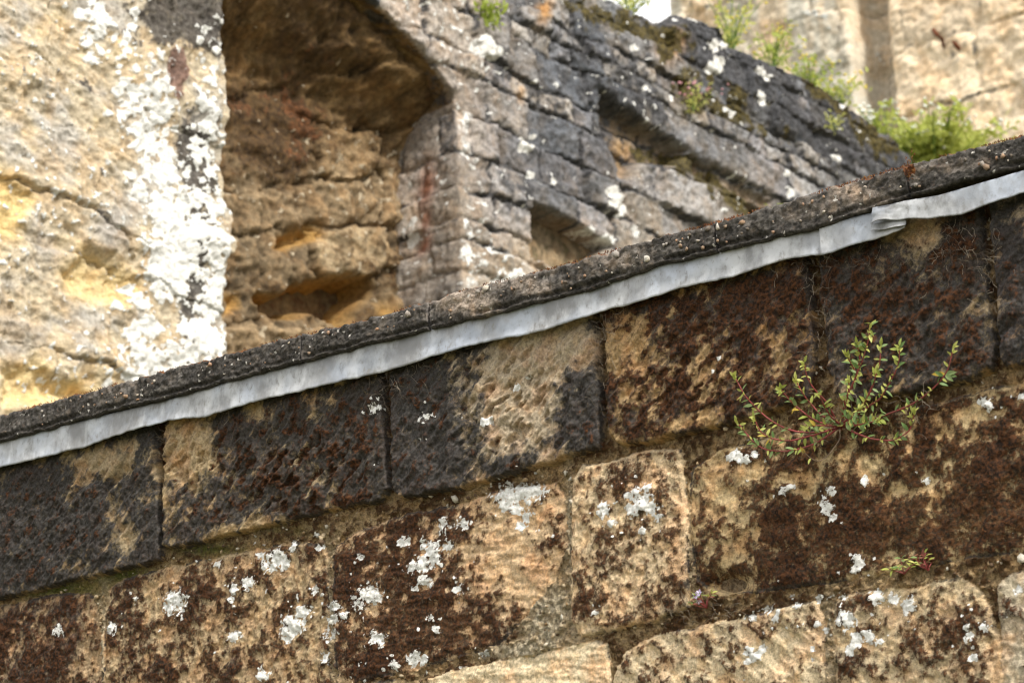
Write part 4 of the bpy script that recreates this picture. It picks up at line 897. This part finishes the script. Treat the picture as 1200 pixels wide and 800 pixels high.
STEMS = [[(862, 443), (873, 464), (888, 480), (902, 492), (920, 502), (934, 506), (955, 507), (987, 503)], [(866, 497), (874, 507), (885, 520), (897, 527), (920, 529), (937, 526), (955, 520), (971, 510), (987, 502)],
 [(916, 457), (927, 471), (941, 483), (955, 493), (987, 500)], [(934, 448), (941, 462), (951, 474), (962, 487), (987, 500)], [(943, 427), (945, 441), (953, 455), (969, 471), (987, 496)],
 [(1020, 384), (1017, 402), (1010, 424), (1004, 439), (996, 457), (990, 468), (987, 498)], [(1005, 405), (1008, 420), (1004, 438), (999, 455)], [(994, 419), (999, 429), (1003, 438)],
 [(1032, 410), (1031, 428), (1026, 442), (1021, 455), (1012, 472), (992, 498)], [(1054, 410), (1054, 426), (1047, 440), (1039, 455), (1032, 467), (1021, 474), (995, 497)], [(1026, 436), (1025, 450), (1016, 466), (1010, 479), (992, 499)],
 [(1116, 412), (1111, 435), (1100, 449), (1087, 461), (1072, 472), (1057, 479), (1030, 489), (995, 500)], [(1071, 486), (1068, 504), (1047, 517), (1020, 514), (1002, 507), (990, 501)], [(941, 528), (948, 536), (960, 542), (972, 532), (985, 514), (986, 500)],
 [(885, 492), (890, 506), (904, 514), (925, 517), (960, 508), (987, 502)], [(995, 447), (994, 462), (990, 480), (987, 498)], [(960, 462), (966, 476), (975, 490), (987, 500)], [(948, 500), (960, 498), (975, 499), (987, 502)], [(1006, 480), (1000, 488), (990, 499)], [(1030, 492), (1015, 496), (992, 502)]]
rs = np.random.RandomState(51)
for si, pxs in enumerate(STEMS):
    n = len(pxs); top = rs.uniform(.045, .10) if si != 11 else .075
    w3 = [FG.pix(x, y, .020 + (top - .012) * (1 - i / (n - 1)) ** .8 + (.03 if y < 470 else .012)) for i, (x, y) in enumerate(pxs)]
    w3[-1] = w3[-1] if si in (6, 7) else root_p + np.array([rs.randn() * .004, 0, rs.randn() * .003])
    c_, L_ = resample(w3, max(10, int(len(pxs) * 4)))
    v_, q_ = tube(c_, np.linspace(.0010, .0021, len(c_)) * (1 if si != 13 else .7), 6)
    st_o = link('stem', mesh_np('stem', v_ - org(herb), q_, M_STEM if si != 13 else M_WOOD), herb)
    if si == 13:
        put_leaf('y', c_[1], [-.5, -.3, .6], NF, .016, st_o, herb); put_leaf('y', c_[3], [-.4, -.3, -.7], NF, .014, st_o, herb); continue
    # tip rosette
    tdir = c_[0] - c_[2]; tdir /= np.linalg.norm(tdir)
    for k in range(7):
        d = tdir * 1.1 + .75 * rs.randn(3); put_leaf('t' if rs.rand() < .8 else 'g', c_[0] + tdir * .002 * k - tdir * .005, d, NF + .3 * rs.randn(3), rs.uniform(.010, .017), st_o, herb)
    step = .0115; dist = .008; nm = 0
    while dist < L_ * .88:
        f_ = dist / L_ * (len(c_) - 1); i = int(f_); p = c_[i] + (f_ - i) * (c_[min(i + 1, len(c_) - 1)] - c_[i])
        tg = c_[max(i - 1, 0)] - c_[min(i + 1, len(c_) - 1)]; tg /= np.linalg.norm(tg)
        side = np.cross(tg, NF); side /= np.linalg.norm(side); nm += 1
        for sg in (-1, 1):
            if rs.rand() < (.12 if dist < .08 else .38): continue
            d = sg * side * rs.uniform(.3, 1.0) + tg * rs.uniform(-.2, 1.0) + NF * rs.uniform(-.2, .7) + .3 * rs.randn(3)
            kd = 't' if rs.rand() < .35 * max(0, 1 - dist / .09) + .12 else ('y' if rs.rand() < .05 else 'g')
            put_leaf(kd, p, d, NF + np.array([0, 0, .7]) + .35 * rs.randn(3), rs.uniform(.008, .021), st_o, herb)
        dist += step * rs.choice([.4, .8, 1.1, 1.7])
    if si == 11:
        for dx, dy in ((6, 12), (10, 4), (14, 9), (-8, 6)):
            put_leaf('g' if dx > 0 else 'y', FG.pix(1108, 438, .08), (FG.pix(1108 + dx, 438 + dy - 6, .085) - FG.pix(1108, 438, .08)), NF, .024, st_o, herb)
HERB.sort(key=lambda a: -a[0])
for L_, kd, p, d, up_, par_, rt in HERB[:290]: put_leaf(kd, p, d, up_, L_, par_, rt, True)
VL, QL, b = [], [], 0
for L_, kd, p, d, up_, par_, rt in HERB[290:]:
    m_ = np.array(leaf_matrix(np.asarray(p) - org(herb), d, up_, L_)); VL.append(LV @ m_[:3, :3].T + m_[:3, 3]); QL.append(LQ + b); b += len(LV)
if VL: link('small_leaves', mesh_np('small_leaves', np.concatenate(VL), np.concatenate(QL), M_LEAFT), herb)['kind'] = 'stuff'
print('herb leaves', len(HERB))
# small seedlings in the lower bed joint
def seedling(px, py, label, kinds, n, L, spread, flowers=0, name='seedling'):
    p0 = FG.pix(px, py, .016); e_ = empty(name, p0, label, 'plant')
    for k in range(n):
        d = np.array([rs.randn() * spread, rs.randn() * spread * .5, rs.uniform(.2, 1.0)]) + NF * rs.uniform(.3, 1.1)
        d = d / np.linalg.norm(d); tip = p0 + d * L * rs.uniform(.6, 1.2)
        c_, _ = resample([p0, .5 * (p0 + tip) + NF * .004, tip], 7); v_, q_ = tube(c_, np.linspace(.0011, .0007, 7), 5)
        so_ = link('stem', mesh_np('stem', v_ - org(e_), q_, M_STEM), e_)
        for j in range(4):
            put_leaf(kinds[rs.randint(len(kinds))], c_[-1] - (c_[-1] - c_[-3]) * .6 * j / 3, np.array([rs.randn(), rs.randn() * .4, .25 * rs.randn() + .15]) + NF * .4, NF + np.array([0, 0, .8]) + .3 * rs.randn(3), rs.uniform(.009, .016), so_, e_)
        if k < flowers:
            fm = put_leaf('p', c_[-1], NF + .3 * rs.randn(3), np.array([0, 0, 1.0]), .010, so_, e_); fm.name = 'flower'
    return e_
t = NT('lilac_petal'); M_LIL = t.out(t.mix(t.mr(t.noise(t.n('ShaderNodeNewGeometry').outputs['Position'], 200, 2), .4, .6), (.62, .46, .80), (.78, .68, .88)), .6)
pv_, pq_ = [], []
for k in range(5):
    a = k * 2 * math.pi / 5
    b = len(pv_)
    pv_ += [(0, 0, 0), (.25, .5 * math.cos(a - .5), .5 * math.sin(a - .5)), (.35, .75 * math.cos(a), .75 * math.sin(a)), (.25, .5 * math.cos(a + .5), .5 * math.sin(a + .5))]; pq_.append((b, b + 1, b + 2, b + 3))
LEAF['p'] = mesh_np('flower', np.array(pv_), np.array(pq_), M_LIL)
seedling(1060, 672, 'tiny green leaved seedling at the edge of the lower bed joint', 'gtt', 7, .028, .7)
seedling(1088, 668, 'tiny seedling with reddish lower leaves in the lower bed joint', 'rrtg', 8, .030, .8)
sd = seedling(828, 712, 'little lilac flowered plant on dry roots between the blocks', 'gtr', 7, .034, .8, flowers=3, name='lilac_wildflower')

# --- background plants
def bush(name, label, cat, base, w_, h_, nst, nl, L, kinds=('b',), flower=None, group=None, lean=(0, 0, 0)):
    e_ = empty(name, base, label, cat, group)
    VS, QS, VL, QL, VF, QF = [], [], [], [], [], []; a = b = c = 0
    for k in range(nst):
        tip = np.array([rs.randn() * w_ * .5, rs.randn() * w_ * .35, h_ * rs.uniform(.45, 1.0)]) + np.array(lean) * rs.rand()
        mid = tip * .5 + np.array([0, 0, .12 * h_]); c_, _ = resample([np.zeros(3), mid, tip], 8)
        v_, q_ = tube(c_, np.linspace(.007, .003, 8) * (h_ / .5), 4); VS.append(v_); QS.append(q_ + a); a += len(v_)
        for j in range(nl):
            f_ = rs.uniform(.2, 1); p = np.array([np.interp(f_ * 7, range(8), c_[:, i]) for i in range(3)]) + rs.randn(3) * .03
            m_ = np.array(leaf_matrix(p, rs.randn(3) + [0, 0, .3], rs.randn(3) + [0, 0, 1], L * rs.uniform(.6, 1.3)))
            v_ = LV @ m_[:3, :3].T + m_[:3, 3]; VL.append(v_); QL.append(LQ + b); b += len(v_)
        if flower and rs.rand() < .8:
            for j in range(3):
                v_ = ico_v * flower[1] * rs.uniform(.7, 1.3) * [1, 1, .7] + c_[-1] + rs.randn(3) * .03; VF.append(v_); QF.append(ico_f + c); c += 12
    link('stems', mesh_np('stems', np.concatenate(VS), np.concatenate(QS), M_GST), e_)['kind'] = 'stuff'
    link('leaves', mesh_np('leaves', np.concatenate(VL), np.concatenate(QL), M_LEAFB), e_)['kind'] = 'stuff'
    if VF: link('flowers', mesh_np('flowers', np.concatenate(VF), np.concatenate(QF), flower[0]), e_)['kind'] = 'stuff'
    return e_
t = NT('white_petal'); M_WHT = t.out(t.mix(t.noise(t.n('ShaderNodeNewGeometry').outputs['Position'], 60, 2), (.8, .8, .76), (.7, .72, .64)), .6)
t = NT('yellow_petal'); M_YEL = t.out(t.mix(t.noise(t.n('ShaderNodeNewGeometry').outputs['Position'], 60, 2), (.72, .55, .04), (.8, .66, .10)), .6)
t = NT('pink_petal'); M_PNK = t.out(t.mix(t.noise(t.n('ShaderNodeNewGeometry').outputs['Position'], 60, 2), (.6, .25, .3), (.7, .4, .42)), .6)
bush('fern_tuft', 'bright green fern tuft growing from the rubble above the arch', 'plant', RB.pix(569, 38, .03),   .10, .17, 12, 14, .05, lean=(.02, -.06, .0))
bush('leafy_weed', 'leafy weed against the white sky on the ragged wall top', 'plant', RB.pix(738, 20, -.08), .30, .28, 16, 9, .05)
bush('white_flowered_bush', 'lush green bush with white flowers beyond the end of the rubble wall', 'bush', RB.pix(1098, 218, -.25) , .60, .58, 80, 34, .085, flower=(M_WHT, .013), group='white flowered bushes beyond the wall')
bush('white_flowered_bush', 'thin white flowered spray rising beside the grey slot of the tall wall', 'bush', RB.pix(1040, 190, -.25), .2, .50, 12, 16, .065, flower=(M_WHT, .018), group='white flowered bushes beyond the wall')
for i, (x, y, wd, hg, lb) in enumerate(((858, 62, .22, .42, 'yellow flowered weed at the notch end of the dark capstones'), (905, 84, .26, .34, 'yellow flowered weed standing in the middle of the dark capstones'), (948, 104, .26, .26, 'low yellow flowered weed spilling along the dark capstones'), (985, 128, .22, .26, 'short yellow flowered weed near the low end of the dark capstones'))):
    bush('yellow_wildflower', lb, 'plant', RB.pix(x, y, -.10), wd, hg, 15, 12, .045, flower=(M_YEL, .010), group='yellow wildflowers on the wall top')
bush('moss_tuft', 'green and pink weed hanging in the crevice under the capstones', 'plant', RB.pix(812, 130, .10), .12, .16, 8, 12, .03, flower=(M_PNK, .010))
bush('green_tuft', 'small green tuft in the dark hole low on the rubble wall', 'plant', RB.pix(915, 262, .04), .08, .10, 6, 10, .03, group='green tufts on the rubble wall')
bush('green_tuft', 'small green tuft on the mossy flank near the wall end', 'plant', RB.pix(978, 152, .08), .08, .10, 6, 10, .035, group='green tufts on the rubble wall')
